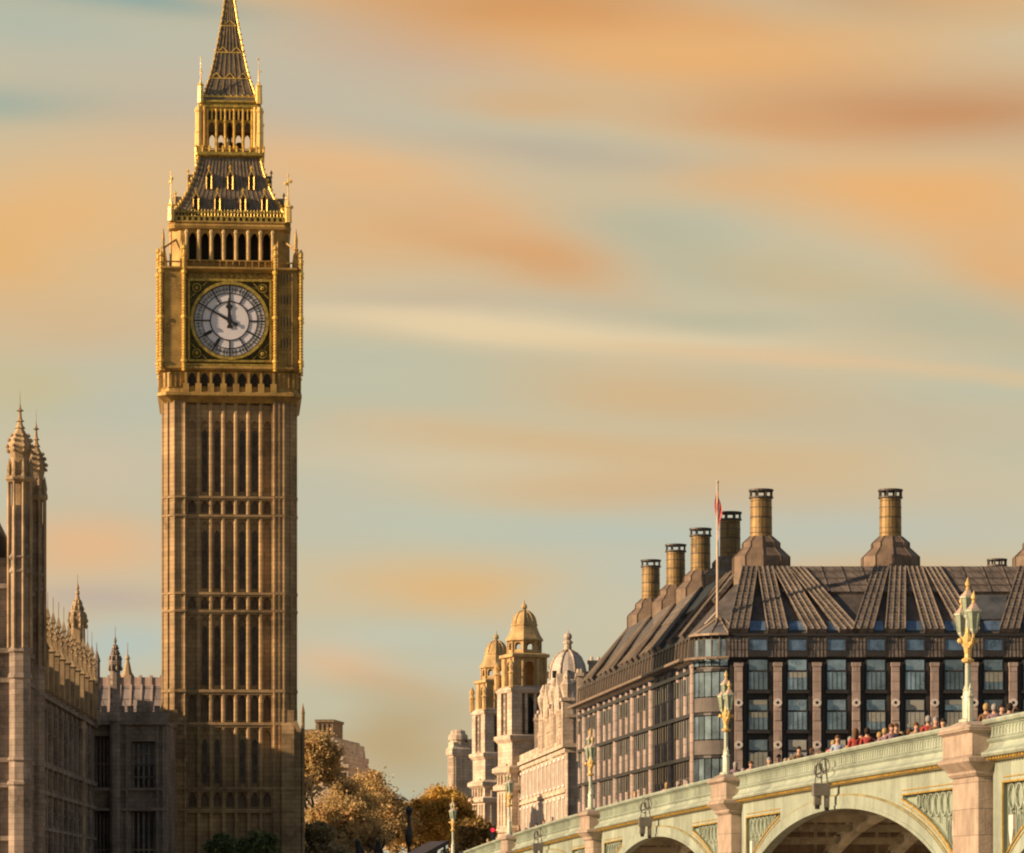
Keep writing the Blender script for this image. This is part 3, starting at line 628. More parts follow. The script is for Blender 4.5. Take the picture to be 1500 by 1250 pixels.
def palace():
    root = empty('palace_wing', (-26.1, 0, 0), math.atan(.036), 'long gothic stone palace wing in shade with a row of gilded pinnacles, at left edge', 'palace')
    T = Matrix.Identity(4); U0, U1 = 253.0, 300.0
    zz = lambda py, Y: 2+(1314-py)/F*Y
    b = MB(); b.box(-14, 0, U0-9, U1+2, -1, 17.2); b.box(-13.6, .12, U0, U1+2, 17.2, 17.6)
    # parapet with merlons
    b.box(-.35, .15, U0, U1+2, 17.6, 18.7)
    u = U0+.4
    while u < U1+1.5: b.box(-.3, .1, u, u+.75, 18.7, 19.5); u += 1.15
    b.box(-.1, .35, U0, U1+2, 16.9, 17.25); b.box(-.1, .3, U0, U1+2, 11.75, 12.1); b.box(-.1, .3, U0, U1+2, 9.7, 10.0); b.box(-.1, .25, U0, U1+2, 7.0, 7.25); b.box(-.1, .25, U0, U1+2, 5.0, 5.3)
    b.build('wall', pal, root)
    nb = 11; pitch = (U1-U0)/nb
    for i in range(nb+1):
        u = U0+.8+pitch*i
        if u > U1+.5: break
        p = MB(); p.box(0, .16, u-.55, u+.55, 0, 17.4); p.box(.15, .26, u-.3, u+.3, 0, 16.2); p.box(0, .32, u-.6, u+.6, 11.68, 12.15); p.box(0, .32, u-.6, u+.6, 9.65, 10.05)
        p.build('buttress', pal, root)
        g = MB(); g.sq([(.48, 17.4), (.48, 20.4), (.58, 20.5), (.34, 21.0), (.30, 21.6), (.12, 22.9), (.2, 23.1), (.02, 23.9)], .3, u)
        for z in (21.7, 22.2, 22.6):
            for (dx, dy) in ((.22,.22),(-.22,.22),(.22,-.22),(-.22,-.22)): g.ball((.3+dx*(23.6-z)/1.6, u+dy*(23.6-z)/1.6, z), .12, 5, 3)
        g.tube((.3,u,23.8), (.3,u,25.0), .035, .03, 4)
        g.build('pinnacle', pal_g, root)
        if i == nb: break
        for (za, zb) in ((12.3, 16.6), (7.5, 9.4), (1.2, 6.6), (10.1, 11.5)):
            w = MB()
            if za == 10.1:
                for k in range(3): w.box(0, .1, u+.75+k*1.0, u+1.45+k*1.0, za+.2, zb-.1)
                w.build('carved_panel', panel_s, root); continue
            w.yz([(u+.62,za),(u+pitch-.62,za),(u+pitch-.62,zb-.5),(u+pitch/2,zb),(u+.62,zb-.5)], -.02, .03)
            wo = w.build('window', win_d, root)
            mu = MB(); n_ = 3
            for k in range(1, n_): y = u+.62+(pitch-1.24)*k/n_; mu.box(0, .08, y-.07, y+.07, za, zb-.2)
            mu.box(0, .07, u+.62, u+pitch-.62, (za+zb)/2-.06, (za+zb)/2+.06); mu.build('mullion', pal, wo)
    # corner tower with two turrets
    tw = MB(); tw.box(-26, -.12, 243.9, 251.5, -1, 25.8); tw.box(-.85, -.12, 243.8, 251.4, 25.8, 32.4); tw.box(-.95, -.02, 243.8, 251.4, 31.6, 32.0)
    for z in (24.0, 19.4, 17.3, 11.6, 9.8, 6): tw.box(-26, .08, 243.6, 251.8, z, z+.35)
    tw.box(-26, -.02, 243.7, 251.7, 25.8, 26.2)
    for i in range(21): tw.box(-26+i*1.15, -25.4+i*1.15, 243.75, 244.1, 26.2, 27.0)
    for i in range(6): tw.box(-.35, .0, 244.9+i*1.0, 245.3+i*1.0, 26.0, 30.6)
    for i in range(7): tw.box(-2.6-i*3.4, -2.2-i*3.4, 243.55, 243.95, 0, 25.9)
    for u_ in (245.6, 247.6, 249.7): tw.box(-.2, .02, u_-.2, u_+.2, 0, 25.9)
    tw.build('corner_tower', pal, root)
    for (z0, z1) in ((20.2, 23.6), (12.3, 16.8), (6.7, 9.4)):
        for i in range(4):
            w = MB(); x = -5.3-i*3.4; w.archpane(x+.3, .95, z0, z1, 243.8, 243.95); w.build('window', win_d, root)
        for u_ in (246.6, 248.6):
            w = MB(); w.yz([(u_-.55,z0),(u_+.55,z0),(u_+.55,z1-.5),(u_,z1),(u_-.55,z1-.5)], -.2, -.08); w.build('window', win_d, root)
    def turret(cx, cu, top, R0, name='turret'):
        k = cu/F; z = lambda py: 2+(1314-py)*k+(top-zA)
        zA = 0
        zt = lambda py: 2+(1314-py)*k+top
        prof = [(R0*1.12, -1), (R0*1.12, zt(1152)), (R0*1.25, zt(1150)), (R0*1.25, zt(1146)), (R0*1.08, zt(1144)), (R0*1.08, zt(1116)), (R0*1.25, zt(1114)), (R0*1.05, zt(1108)), (R0*1.05, zt(996)), (R0*1.22, zt(994)), (R0*1.05, zt(986)), (R0*1.05, zt(958)), (R0*1.25, zt(955)), (R0, zt(948)), (R0, zt(842)),
                (R0*1.22, zt(839)), (R0, zt(832)), (R0, zt(822)), (R0*1.25, zt(818)), (R0*.95, zt(812)), (R0*.9, zt(742))]
        m1 = gothic_turret(name, root, T, cx, cu, prof, pal)
        cgs = MB(); R1 = R0; R0 = R0*1.28
        for j in range(8):
            a = math.pi/8+2*math.pi*j/8; x, y = cx+R0*.86*math.cos(a), cu+R0*.86*math.sin(a)
            cgs.tube((x,y,zt(950)), (x,y,zt(704)), .12, .11, 5); cgs.lathe([(.16, zt(706)), (.2, zt(700)), (.12, zt(694)), (.16, zt(690)), (.01, zt(672))], 5, x, y)
            cgs.tube((cx+R0*.95*math.cos(a), cu+R0*.95*math.sin(a), zt(698)), (cx+R0*.55*math.cos(a), cu+R0*.55*math.sin(a), zt(675)), .07, .07, 4)
        cgs.lathe([(R0*.62, zt(744)), (R0*.62, zt(706))], 8, cx, cu, math.pi/8)
        cgs.lathe([(R0*.9, zt(708)), (R0*1.12, zt(704)), (R0*1.12, zt(701)), (R0*.75, zt(697)), (R0*.72, zt(672)), (R0*.86, zt(662)), (R0*.92, zt(655)), (R0*.78, zt(646)), (R0*.5, zt(636)), (R0*.28, zt(629)), (R0*.42, zt(628)), (R0*.24, zt(624)), (R0*.17, zt(619)), (R0*.34, zt(618)), (R0*.16, zt(615)), (R0*.1, zt(604)), (R0*.3, zt(602.5)), (R0*.1, zt(600)), (.025, zt(592)), (.012, zt(574))], 8, cx, cu, math.pi/8)
        for j in range(8):
            a = math.pi/8+2*math.pi*j/8
            for (rr, py) in ((.95, 662), (1.0, 655), (.86, 646), (.66, 639), (.74, 680), (.74, 690)): cgs.ball((cx+R0*rr*math.cos(a), cu+R0*rr*math.sin(a), zt(py)), .13, 5, 3)
        cgs.build('turret_crown', pal_g, root)
    turret(-.22, 243.6, 0, .76); turret(.10, 251.6, -1.35, .62)
    # small turret at the far end of the row
    k = 290/F; zt = lambda py: 2+(1314-py)*k
    gothic_turret('turret', root, T, -.35, 290, [(.72, -1), (.72, zt(962)), (.85, zt(960)), (.7, zt(955)), (.66, zt(916)), (.8, zt(912)), (.8, zt(905)), (.55, zt(895)), (.3, zt(884)), (.14, zt(872)), (.2, zt(870)), (.1, zt(864)), (.16, zt(862)), (.03, zt(855)), (.02, zt(842))], pal_g, crockets=((.78, zt(918)), (.8, zt(910)), (.7, zt(903)), (.45, zt(893)), (.3, zt(885))))
    gothic_turret('turret', root, T, .5, 299, [(.3, 17), (.3, zt(960)), (.36, zt(958)), (.05, zt(942)), (.02, zt(930))], pal)
    # dark mansard roof of the corner tower, top just in view
    r = MB(); r.sq([(4.9, 26.1), (4.7, 28.2), (3.9, 29.9), (2.0, 30.8)], -6.65, 248); r.tube((-3.35,246,31.5), (-3.35,246,35.2), .06, .03, 5)
    r.build('roof', slate, root)
    # dark wing roof behind the pinnacles
    rr = MB(); rr.xz([(-12.5,17.2),(-1.5,17.2),(-5.5,20.2),(-8.5,20.2)], 253, 300); rr.build('roof', pal_roof, root)
palace()

def linking_block():
    Y = 303.0; k = Y/F; x = lambda px: (px-190)*k; z = lambda py: 2+(1314-py)*k
    root = empty('linking_range', ((190-750)*k, Y, 0), 0, 'low battlemented stone range in deep shade joining the palace wing to the clock tower', 'palace building')
    b = MB(); b.box(x(120), x(138), 0, 9, -1, z(1062)); b.box(x(138), x(162), 1.6, 9, -1, z(1062)); b.box(x(162), x(192), 0, 9, -1, z(1062))
    b.box(x(192), x(227), .9, 9, -1, z(1062)); b.box(x(227), x(244), 0, 9, -1, z(1062))
    b.box(x(192), x(227), 0, .9, z(1186), z(1155)); b.box(x(192), x(227), 0, .9, z(1086), z(1062)); b.box(x(138), x(162), .4, 1.6, z(1078), z(1062)); b.box(x(138), x(162), .7, 1.6, z(1186), z(1158))
    b.box(x(120), x(245), -.35, 9, z(1062), z(1057)); b.box(x(120), x(245), -.1, .5, z(1057), z(1043))
    px = 122
    while px < 238: b.box(x(px), x(px+8), -.08, .4, z(1043), z(1034)); px += 13
    b.box(x(120), x(245), -.285, .1, z(1158), z(1154)); b.box(x(120), x(245), -.285, .1, z(1188), z(1184))
    for p in (165, 174, 186, 231, 240): b.box(x(p)-.1, x(p)+.1, -.25, .02, -1, z(1064))
    b.box(x(197), x(216), 2, 4, z(1062), z(1024)); b.build('wall', pal, root)
    for (a, c, y0, za, zb, m_) in ((139, 161, 1.5, 1156, 1080, win_d), (139, 161, 1.5, 1300, 1190, win_d), (194, 225, .8, 1154, 1122, win_d), (194, 225, .8, 1300, 1190, win_d), (194, 225, .8, 1120, 1088, win_l)):
        w = MB(); w.box(x(a), x(c), y0, y0+.08, z(za), z(zb)); wo = w.build('window', m_, root)
        m2 = MB(); n = 4
        for i in range(n+1): xx = x(a)+(x(c)-x(a))*i/n; m2.box(xx-.09, xx+.09, y0-.25, y0, z(za), z(zb))
        m2.box(x(a), x(c), y0-.2, y0, (z(za)+z(zb))/2-.08, (z(za)+z(zb))/2+.08); m2.build('mullion', pal, wo)
    zt = z
    gothic_turret('turret', root, Matrix.Identity(4), x(169), -.1, [(.5, -1), (.5, zt(1060)), (.58, zt(1057)), (.5, zt(1050)), (.46, zt(978)), (.6, zt(974)), (.6, zt(970)), (.42, zt(962)), (.2, zt(952)), (.08, zt(942)), (.15, zt(940)), (.03, zt(932)), (.02, zt(918))], pal, crockets=((.55, zt(980)), (.5, zt(966)), (.3, zt(958)), (.18, zt(950))))
    return root
linking_block()

def great_hall():
    Y = 345.0; k = Y/F; x = lambda px: (px-190)*k; z = lambda py: 2+(1314-py)*k
    root = empty('great_hall', ((190-750)*k, Y, 0), 0, 'long hall with a pale ribbed roof and cresting, glimpsed between palace and clock tower', 'hall')
    b = MB(); b.box(x(60), x(262), 0, 20, -1, z(1062)); b.build('wall', pal, root)
    r = MB(); r.yz([(-.4,z(1062)),(1.2,z(1004)*1.0),(4.5,z(1004)),(20.4,z(1062))], x(60), x(262)); r.build('roof', pal_roof, root)
    c = MB(); c.box(x(60), x(262), 1.4, 2.0, z(1005), z(991)); px = 62
    while px < 262: c.box(x(px), x(px)+.25, 1.3, 2.05, z(1005), z(988)); px += 15.5
    px = 66
    while px < 262: c.tube((x(px),-.3,z(1062)+.1), (x(px),1.2,z(1004)+.1), .1, .14, 4); px += 15.5
    c.build('roof_cresting', mat('pale_cresting', (.50,.38,.32), var=.15, streak=.2), root)
    gothic_turret('pinnacle', root, Matrix.Identity(4), x(182), 3, [(1.1, z(1000)), (.8, z(990)), (.45, z(982)), (.3, z(972)), (.16, z(964)), (.28, z(962)), (.05, z(955)), (.03, z(938))], pal_g)
great_hall()

def palace_block():   # rest of the palace beyond the left edge of the view; shades the foot of the clock tower
    root = empty('palace_block', (-74, 308, 0), .0, 'bulky palace court block with steep slate roofs beyond the left edge', 'palace building')
    b = MB(); b.box(-24, 24, -24, 24, -1, 21)
    for i in range(13): b.box(-24.5+i*4, -23.5+i*4, -24.6, -24, 0, 22); b.box(24, 24.6, -24.5+i*3.95, -23.5+i*3.95, 0, 22)
    b.build('wall', pal, root); r = MB(); r.sq([(24.3, 21), (20, 27.2), (8, 27.4)]); r.build('roof', slate, root)
    for i in range(12):
        for z in (3, 9, 15): w = MB(); w.box(-22.6+i*4, -20.4+i*4, -24.1, -24.02, z, z+4.2); w.build('window', win_d, root)
palace_block()
tag(struct(MB().box(-25000, 25000, 252, 25000, -6, -.02).build('ground', pave)), 'stone paved embankment ground', 'ground') if False else struct(MB().box(-9000, 9000, 256, 20000, -6, -.02).build('ground', pave))
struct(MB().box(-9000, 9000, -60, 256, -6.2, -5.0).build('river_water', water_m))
struct(MB().box(-9000, 9000, -4000, 4, -6.1, .35).build('riverside_walk', pave))

# ------------------------------------------------------------------ office building with bronze chimneys (right)
def office():
    Yf = 311.0; sl = .1125
    root = empty('office_building', (16.94, Yf, 0), 0, 'dark bronze and pink stone office block with tall round bronze chimneys along its roof', 'office building')
    ox = 16.94; k = Yf/F
    X = lambda px, Y=Yf: (px-750)/F*Y-ox      # local x
    z = lambda py, Y=Yf: 2+(1314-py)/F*Y
    XR = X(1600)
    ang = math.atan(sl); Lw = 79.0
    d = Vector((-math.sin(ang), math.cos(ang), 0))
    start = Vector((X(1014, 314), 3.0, 0)); far = start+d*Lw
    TL = Matrix.Translation(far) @ Matrix(((sl/math.hypot(1,sl), math.cos(ang), 0, 0), (-math.cos(ang), math.sin(ang), 0, 0), (0,0,1,0), (0,0,0,1)))
    # core walls
    fx = X(1066)
    core = [(fx, .35), (XR, .35), (XR, 80), (far.x+1.2, far.y), (start.x+1.0, start.y+.3)]
    w = MB(); w.prism(core, -1, 26.0); w.build('wall', frame_d, root)
    # ---- front facade
    blind_m = mat('window_blind', (.36,.37,.33), orand=.35, rough=.8, var=.1, scale=2, streak=.1)
    pil = [1081.5+57.4*i for i in range(9)]; win = [1110.5+57.4*i for i in range(9)]
    zp = z(971)
    for i, p in enumerate(pil):
        m1 = MB(); x = X(p); m1.box(x-.36, x+.36, -.45, .3, -1, zp-.35); m1.box(x-.42, x+.42, -.5, .3, zp-.35, zp)
        for py in (1058,): m1.box(x-.30, x+.30, -.5, -.44, z(1056), z(1034))
        P_ = m1.build('pilaster', salmon, root)
        n1 = MB()
        for py in (1030, 1091.5, 1153): n1.torus((x, z(py)), .15, .37, 0, -.62, -.44, 16)
        n1.build('anchor_disc', white_c, P_)
        n2 = MB()
        for py in (1030, 1091.5, 1153): n2.xz([(x+.17*math.cos(j*math.pi/5), z(py)+.17*math.sin(j*math.pi/5)) for j in range(10)], -.58, -.44)
        n2.build('anchor_bolt', black_i, P_)
        j1 = MB(); 
        for s_ in (-1, 1): j1.box(x+s_*.62-.16, x+s_*.62+.16, -.12, .34, -1, zp)
        j1.build('duct', frame_d, P_)
    for i, p in enumerate(win):
        x = X(p)
        for f in range(5):
            t = 967+58.6*f
            fr = MB(); fr.box(x-.98, x+.98, -.05, .36, z(t+48), z(t-1)); fr.box(x-1.05, x+1.05, -.32, .36, z(t+49), z(t+44.5)); fr.box(x-.95, x+.95, -.2, 0, z(t+17.5), z(t+15)); 
            wo = fr.build('window', frame_d, root)
            g = MB(); g.box(x-.82, x+.82, -.13, 0, z(t+15), z(t)); g.box(x-.88, x+.88, -.22, 0, z(t+43.5), z(t+18)); g.build('pane', glass, wo)
            rb_ = random.Random(i*31+f*7)
            if rb_.random() < .55:
                bd = MB(); h_ = rb_.choice((8, 14, 22)); bd.box(x-.85, x+.85, -.245, -.215, z(t+18+h_), z(t+18.2)); 
                if rb_.random() < .5: bd.box(x-.80, x+.80, -.16, -.13, z(t+rb_.choice((7, 14.5))), z(t+.5))
                bd.build('blind', blind_m, wo)
            if f < 3:
                bl = MB(); 
                for q_ in range(5): bl.box(x-.84+q_*.42-.02, x-.84+q_*.42+.02, -.25, -.2, z(t+43), z(t+18.5))
                bl.build('glazing_bar', frame_d, wo)
    sp = MB(); sp.box(fx, XR, .1, .36, z(1024), z(1016)); sp.box(fx, XR, .1, .36, z(966), z(962)); sp.box(fx, XR, .1, .36, z(1083), z(1075)); sp.build('floor_beam', frame_d, root)
    # attic skirt
    sk = MB(); sk.yz([(.35,z(965)),(-.25,z(963)),(.1,z(930)),(.6,z(930))], fx-.2, XR); sk.build('attic_skirt', bronze, root)
    for i, p in enumerate(win):
        x = X(p); g = MB(); g.box(x-.78, x+.78, -.22, .3, z(953), z(937)); a_ = g.build('attic_window', glass_b, root)
        f2 = MB(); f2.box(x-.92, x+.92, -.3, .3, z(936.5), z(933)); f2.box(x-.92, x-.79, -.3, .3, z(954), z(936.5)); f2.box(x+.79, x+.92, -.3, .3, z(954), z(936.5)); f2.box(x-.92, x+.92, -.32, .3, z(962), z(954)); f2.build('frame', frame_d, a_)
    for p in pil:
        rb = MB(); rb.yz([(.0,z(964)),(-.27,z(963)),(.08,z(931)),(.2,z(931))], X(p-15), X(p+15))
        for dx in (-13, -8, -3, 3, 8, 13): x = X(p+dx); rb.tube((x,-.28,z(963)), (x,.06,z(931)), .05, .05, 4)
        rb.build('attic_panel', duct, root)
    # ---- roof: slopes on the front and the left, flat top
    ze, zr = z(928), 2+(1314-834)/F*317; ins = 5.9
    pL = lambda s_, t_: far+(start-far)*t_+Vector((math.cos(ang), math.sin(ang), 0))*(5.3*s_)  # along the left side
    e1 = Vector((start.x, start.y, 0)); e2 = Vector((fx-.3, 0, 0))
    r1 = Vector((start.x+ins*1.02, ins+1.5, 0)); 
    rf = MB()
    ee = [(XR,0),(fx-.3,0),(start.x,start.y),(far.x,far.y),(XR,far.y)]
    re = [(XR,ins),(fx+ins*.75,ins),(start.x+5.3,start.y+ins*.9),(far.x+5.3,far.y-ins),(XR,far.y-ins)]
    rf.loft([[(a,b,ze) for a,b in ee], [(a,b,zr) for a,b in re]]); rf.build('roof', bronze, root)
    rf2 = MB(); ee2 = [(a-.12 if i in (2,3) else a, b-.15 if i < 2 else b) for i, (a, b) in enumerate(ee)]
    rf2.loft([[(a,b,ze-.25) for a,b in ee2], [(a,b,ze-.02) for a,b in ee2]]); rf2.build('eaves', frame_d, root)
    def on_front(x, s_, up=0): return Vector((x, ins*s_, ze+(zr-ze)*s_))+Vector((0, -.6, .8))*up
    def on_left(u, s_, up=0):   # u metres from the near end
        a = start+d*u+Vector((math.cos(ang), math.sin(ang), 0))*(5.3*s_); return Vector((a.x, a.y, ze+(zr-ze)*s_))+Vector((-.6*math.cos(ang), -.06, .8))*up
    def strip(fn, xa, xb, s0, s1, w0, w1, th, m_, name, par, extra=0):
        mb = MB(); rings = []
        for i in range(5):
            t = i/4; x = xa+(xb-xa)*t; s_ = s0+(s1-s0)*t; w_ = w0+(w1-w0)*t
            rings.append([tuple(fn(x-w_, s_, -.1)), tuple(fn(x+w_, s_, -.1)), tuple(fn(x+w_, s_, th)), tuple(fn(x-w_, s_, th))])
        mb.loft(rings); 
        o_ = mb.build(name, m_, par); sm = MB()
        for e in (-1, -.33, .33, 1): sm.tube(fn(xa+e*w0, s0, th+.05), fn(xb+e*w1, s1, th+.05), .065, .065, 4)
        for j in range(1, 9):
            t = j/9; x = xa+(xb-xa)*t; s_ = s0+(s1-s0)*t; w_ = w0+(w1-w0)*t; sm.tube(fn(x-w_, s_, th+.03), fn(x+w_, s_, th+.03), .035, .035, 4)
        sm.build('seams', mat('pale_bronze_seam', (.34,.28,.22), rough=.5, metal=.15, var=.3, streak=.3), o_); return o_
    # upper panelled skirt of the roof and the shadow line below it
    up = MB(); up.loft([[tuple(on_front(x, s_, t)) for s_, t in ((.60,-.1),(1.0,-.1),(1.0,.3),(.60,.3))] for x in (8, XR)]); 
    px = 1160
    while px < 1600: up.tube(on_front(X(px)-.0, .6, .34), on_front(X(px)-.6, 1, .34), .05, .05, 4); px += 30
    for s_ in (.7, .8, .9): up.tube(on_front(8, s_, .32), on_front(XR, s_, .32), .035, .035, 4)
    up.build('roof_panels', duct, root)
    upl = MB(); upl.loft([[tuple(on_left(u, s_, t)) for s_, t in ((.55,-.1),(1.0,-.1),(1.0,.3),(.55,.3))] for u in (ins*.7, Lw-9)])
    upl.build('roof_panels', duct, root)
    for i, p in enumerate(win):
        x = X(p); g = MB(); g.loft([[tuple(on_front(xx, s_, t)) for s_, t in ((.03,-.1),(.17,-.1),(.17,.14),(.03,.14))] for xx in (x-.75, x+.75)]); g.build('roof_light', glass_b, root)
    g = MB(); g.loft([[tuple(on_front(xx, s_, t)) for s_, t in ((.2,-.1),(.57,-.1),(.57,.12),(.2,.12))] for xx in (X(1428), X(1482))]); g.build('roof_light', mat('dull_roof_glass', (.12,.13,.14), rough=.3, metal=.3, var=.3, streak=.3), root)
    # chimneys
    flue = mat('flue_base_bronze', (.20, .145, .105), rough=.5, var=.25, scale=1, streak=.4, metal=.15)
    def chimney(cx, cy, name='chimney', full=True):
        K = .0638; zc = lambda py: 2+(1314-py)*K
        mb = MB(); mb.lathe([(2.75, 30.2), (2.75, zc(842)), (2.75, zc(817)), (1.8, zc(803)), (1.8, zc(796)), (1.08, zc(786))], 10, cx, cy, math.pi/10)
        for j in range(10):
            a = math.pi/10+2*math.pi*j/10; c_, s_ = math.cos(a), math.sin(a)
            mb.path([(cx+r*c_, cy+r*s_, zc(y)) for r, y in ((2.78,842),(2.78,817),(1.83,803),(1.83,796),(1.1,786))], .05, 4)
        base = mb.build(name, flue, root)
        st = MB(); st.lathe([(1.04, zc(787)), (1.0, zc(728))], 20, cx, cy); st.build('shaft', chim_m, base)
        rr = MB()
        for y in (774, 759, 744): rr.lathe([(1.05, zc(y)), (1.05, zc(y-.8))], 20, cx, cy)
        rr.lathe([(1.15, zc(730)), (1.15, zc(727.5))], 20, cx, cy); rr.lathe([(1.17, zc(719.5)), (1.17, zc(717))], 20, cx, cy)
        for j in range(8):
            a = 2*math.pi*(j+.5)/8; rr.box(cx+1.03*math.cos(a)-.09, cx+1.03*math.cos(a)+.09, cy+1.03*math.sin(a)-.09, cy+1.03*math.sin(a)+.09, zc(728), zc(719))
        rr.build('cap', bronze, base)
    fc = [(23.3-ox, 8.3), (35.4-ox, 8.3), (49.6-ox, 8.3)]
    for c_ in fc: chimney(*c_)
    for (xx, yy) in ((21.6, 338), (19.5, 353), (17.7, 369), (15.7, 386)): chimney(xx-ox, yy-Yf)
    chimney(54.7-ox, 385-Yf)
    # ducts fanning down from each chimney to the pilasters
    for tops, targets in (([1096, 1118, 1139, 1162], [1081.5, 1138.9, 1196.3, 1244]), ([1287, 1311, 1335, 1361], [1264, 1311, 1368.5, 1420]), ([1498, 1523, 1550], [1478, 1526, 1583])):
        for i, (tp, t) in enumerate(zip(tops, targets)): strip(on_front, X(t), X(tp, 319), .0, .97, .90, .68, .55-.03*i, duct, 'roof_duct', root)
    # left side ducts
    for (xx, yy) in ((21.6, 338), (19.5, 353), (17.7, 369), (15.7, 386)):
        uc = (yy-314)/math.cos(ang)+.5
        for i, du in enumerate((-5.6, -1.9, 1.9, 5.6)):
            if uc+du < Lw-1: strip(on_left, uc+du, uc+du*.2, .0, .97, 1.0, .42, .5-.03*i, duct, 'roof_duct', root)
    strip(on_left, 12, 9, .0, .97, .9, .42, .5, duct, 'roof_duct', root); strip(on_left, 5, 7, .0, .97, .9, .42, .47, duct, 'roof_duct', root)
    # ---- left facade (local frame TL: x towards the camera, -y outwards)
    side_glass = mat('dim_side_glass', (.13,.15,.17), orand=.6, rough=.12, metal=.45, var=.4, scale=.5, streak=.2, bump=.05, spec=.6)
    bay = 4.05; nb = int(Lw/bay); zf = [2.9, 6.95, 10.9, 14.8, 18.7, 22.7]
    sb = MB(TL); sb.box(-.3, Lw, .08, 1.2, -1, 26)
    sb.build('side_wall', frame_d, root)
    bm_ = MB(TL)
    for zz in zf: bm_.box(-.3, Lw, -.24, .1, zz-.17, zz+.17)
    bm_.build('floor_beam', black_i, root)
    for i in range(nb+1):
        x = Lw-.1-i*bay*(Lw/bay/nb) if True else 0
        tall = (i % 3 == 0)
        c_ = MB(TL)
        if tall: c_.lathe([(.44, -1), (.44, 23.0), (.54, 23.2), (.36, 23.5)], 12, x, .04, 0, 1, .60)
        else:
            for a, b in zip(zf, zf[1:]): c_.lathe([(.36, a+.17), (.36, a+2.0)], 10, x, .04, 0, 1, .50)
            c_.lathe([(.36, 22.2), (.36, 23.2), (.24, 23.4)], 10, x, .04, 0, 1, .50)
        o = c_.build('side_column', salmon, root)
        b2 = MB(TL); b2.box(x-.16, x+.16, -.05, .1, 0, 23); b2.build('mullion', bronze, o)
        if i < nb:
            for a, b in list(zip(zf, zf[1:]))[1:]:
                g = MB(TL); xl = x-bay*(Lw/bay/nb)+.3; xr = x-.3
                g.box(xl, xr, .02, .1, a+.25, b-.25); po = g.build('bay_window', side_glass, root)
                h = MB(TL)
                for q_ in range(1, 3): xm = xl+(xr-xl)*q_/3; h.box(xm-.07, xm+.07, -.03, .04, a+.17, b-.17)
                h.box(xl, xr, -.02, .04, a+2.0, a+2.15)
                h.build('mullion', bronze, po)
    # sloping louvred canopy on the left side
    cn = MB(TL); x = 0
    cn.tube((-.5,-1.15,23.75), (Lw+.3,-1.15,23.75), .16, .16, 6); cn.tube((-.5,-.75,23.6), (Lw+.3,-.75,23.6), .08, .08, 4)
    while x < Lw:
        cn.loft([[(x-.09,-1.1,23.7),(x+.09,-1.1,23.7),(x+.09,.5,23.5),(x-.09,.5,23.5)], [(x-.09,-1.1,23.9),(x+.09,-1.1,23.9),(x+.09,.5,24.0),(x-.09,.5,24.0)]])
        cn.tube((x+.3,-.25,24.0), (x+.3,-.1,25.9), .11, .11, 4); x += 1.9
    cn.build('canopy', mat('canopy_bronze', (.30,.225,.165), rough=.5, metal=.2, var=.2, streak=.3), root)
    # ---- glazed rounded corner
    cxx, cyy, rr_ = fx+.05, 3.1, 3.0
    arc = [(cxx-rr_*math.cos(t), cyy-rr_*math.sin(t)) for t in [R(90)*i/6 for i in range(7)]]
    cw = MB(); cw.prism([(cxx+.3, cyy+.3)]+[(cxx+(a-cxx)*.93, cyy+(b-cyy)*.93) for a, b in arc], -1, 26); cw.build('corner_core', bronze, root)
    for a, b in list(zip(zf, zf[1:]))[1:]+[(22.9, 25.7)]:
        for i in range(6):
            (x0, y0), (x1, y1) = arc[i], arc[i+1]; tx, ty = (x1-x0)*.08, (y1-y0)*.08; nx, ny = (cxx-(x0+x1)/2)*.04, (cyy-(y0+y1)/2)*.04
            g = MB(); lo = a+1.6 if a < 22 else a+.2
            g.loft([[(x0+tx,y0+ty,zz),(x1-tx,y1-ty,zz),(x1-tx+nx,y1-ty+ny,zz),(x0+tx+nx,y0+ty+ny,zz)] for zz in (lo, b-.2)]); g.build('corner_window', glass, root)
            if a < 22:
                g = MB(); g.loft([[(x0,y0,zz),(x1,y1,zz),(x1+nx,y1+ny,zz),(x0+nx,y0+ny,zz)] for zz in (a+.2, a+1.5)]); g.build('spandrel', mat('grey_pink_spandrel', (.14,.125,.118), var=.15, streak=.3), root)
    cb = MB()
    for zz in zf[1:]: cb.loft([[(cxx+(a-cxx)*s_, cyy+(b-cyy)*s_, zz+dz) for s_, dz in ((.95,-.12),(1.03,-.12),(1.03,.12),(.95,.12))] for a, b in arc])
    cb.build('corner_beam', black_i, root)
    ca = MB()
    for i in range(6): a, b = [(cxx+(p[0]-cxx)*1.28, cyy+(p[1]-cyy)*1.28) for p in (arc[i], arc[i+1])]; ca.tube((*a,23.75), (*b,23.75), .14, .14, 6)
    for i in range(7):
        a = arc[i]; ca.tube((a[0],a[1],23.6), (cxx+(a[0]-cxx)*1.28, cyy+(a[1]-cyy)*1.28, 23.75), .07, .07, 4); ca.tube((a[0],a[1],23.7), (cxx+(a[0]-cxx)*1.02,cyy+(a[1]-cyy)*1.02,25.9), .06, .06, 4)
    ca.loft([[(cxx+(a-cxx)*s_, cyy+(b-cyy)*s_, 25.95+dz) for s_, dz in ((.9,-.1),(1.15,-.1),(1.15,.1),(.9,.1))] for a, b in arc])
    ca.build('canopy', MATS['canopy_bronze'], root)
    hp = MB(); ap = (X(1056), 2.6, z(902)); 
    rg = [(cxx+(a-cxx)*1.05, cyy+(b-cyy)*1.05, 26.05) for a, b in arc]
    hp.add(rg+[ap, (cxx+1.5, cyy+1, 26.05)], [(i, i+1, 7) for i in range(6)]+[(6, 8, 7), (8, 0, 7)]); hp.build('corner_glass_roof', mat('grey_roof_glass', (.20,.20,.20), rough=.25, metal=.3, var=.2, streak=.2), root)
    rl = MB()
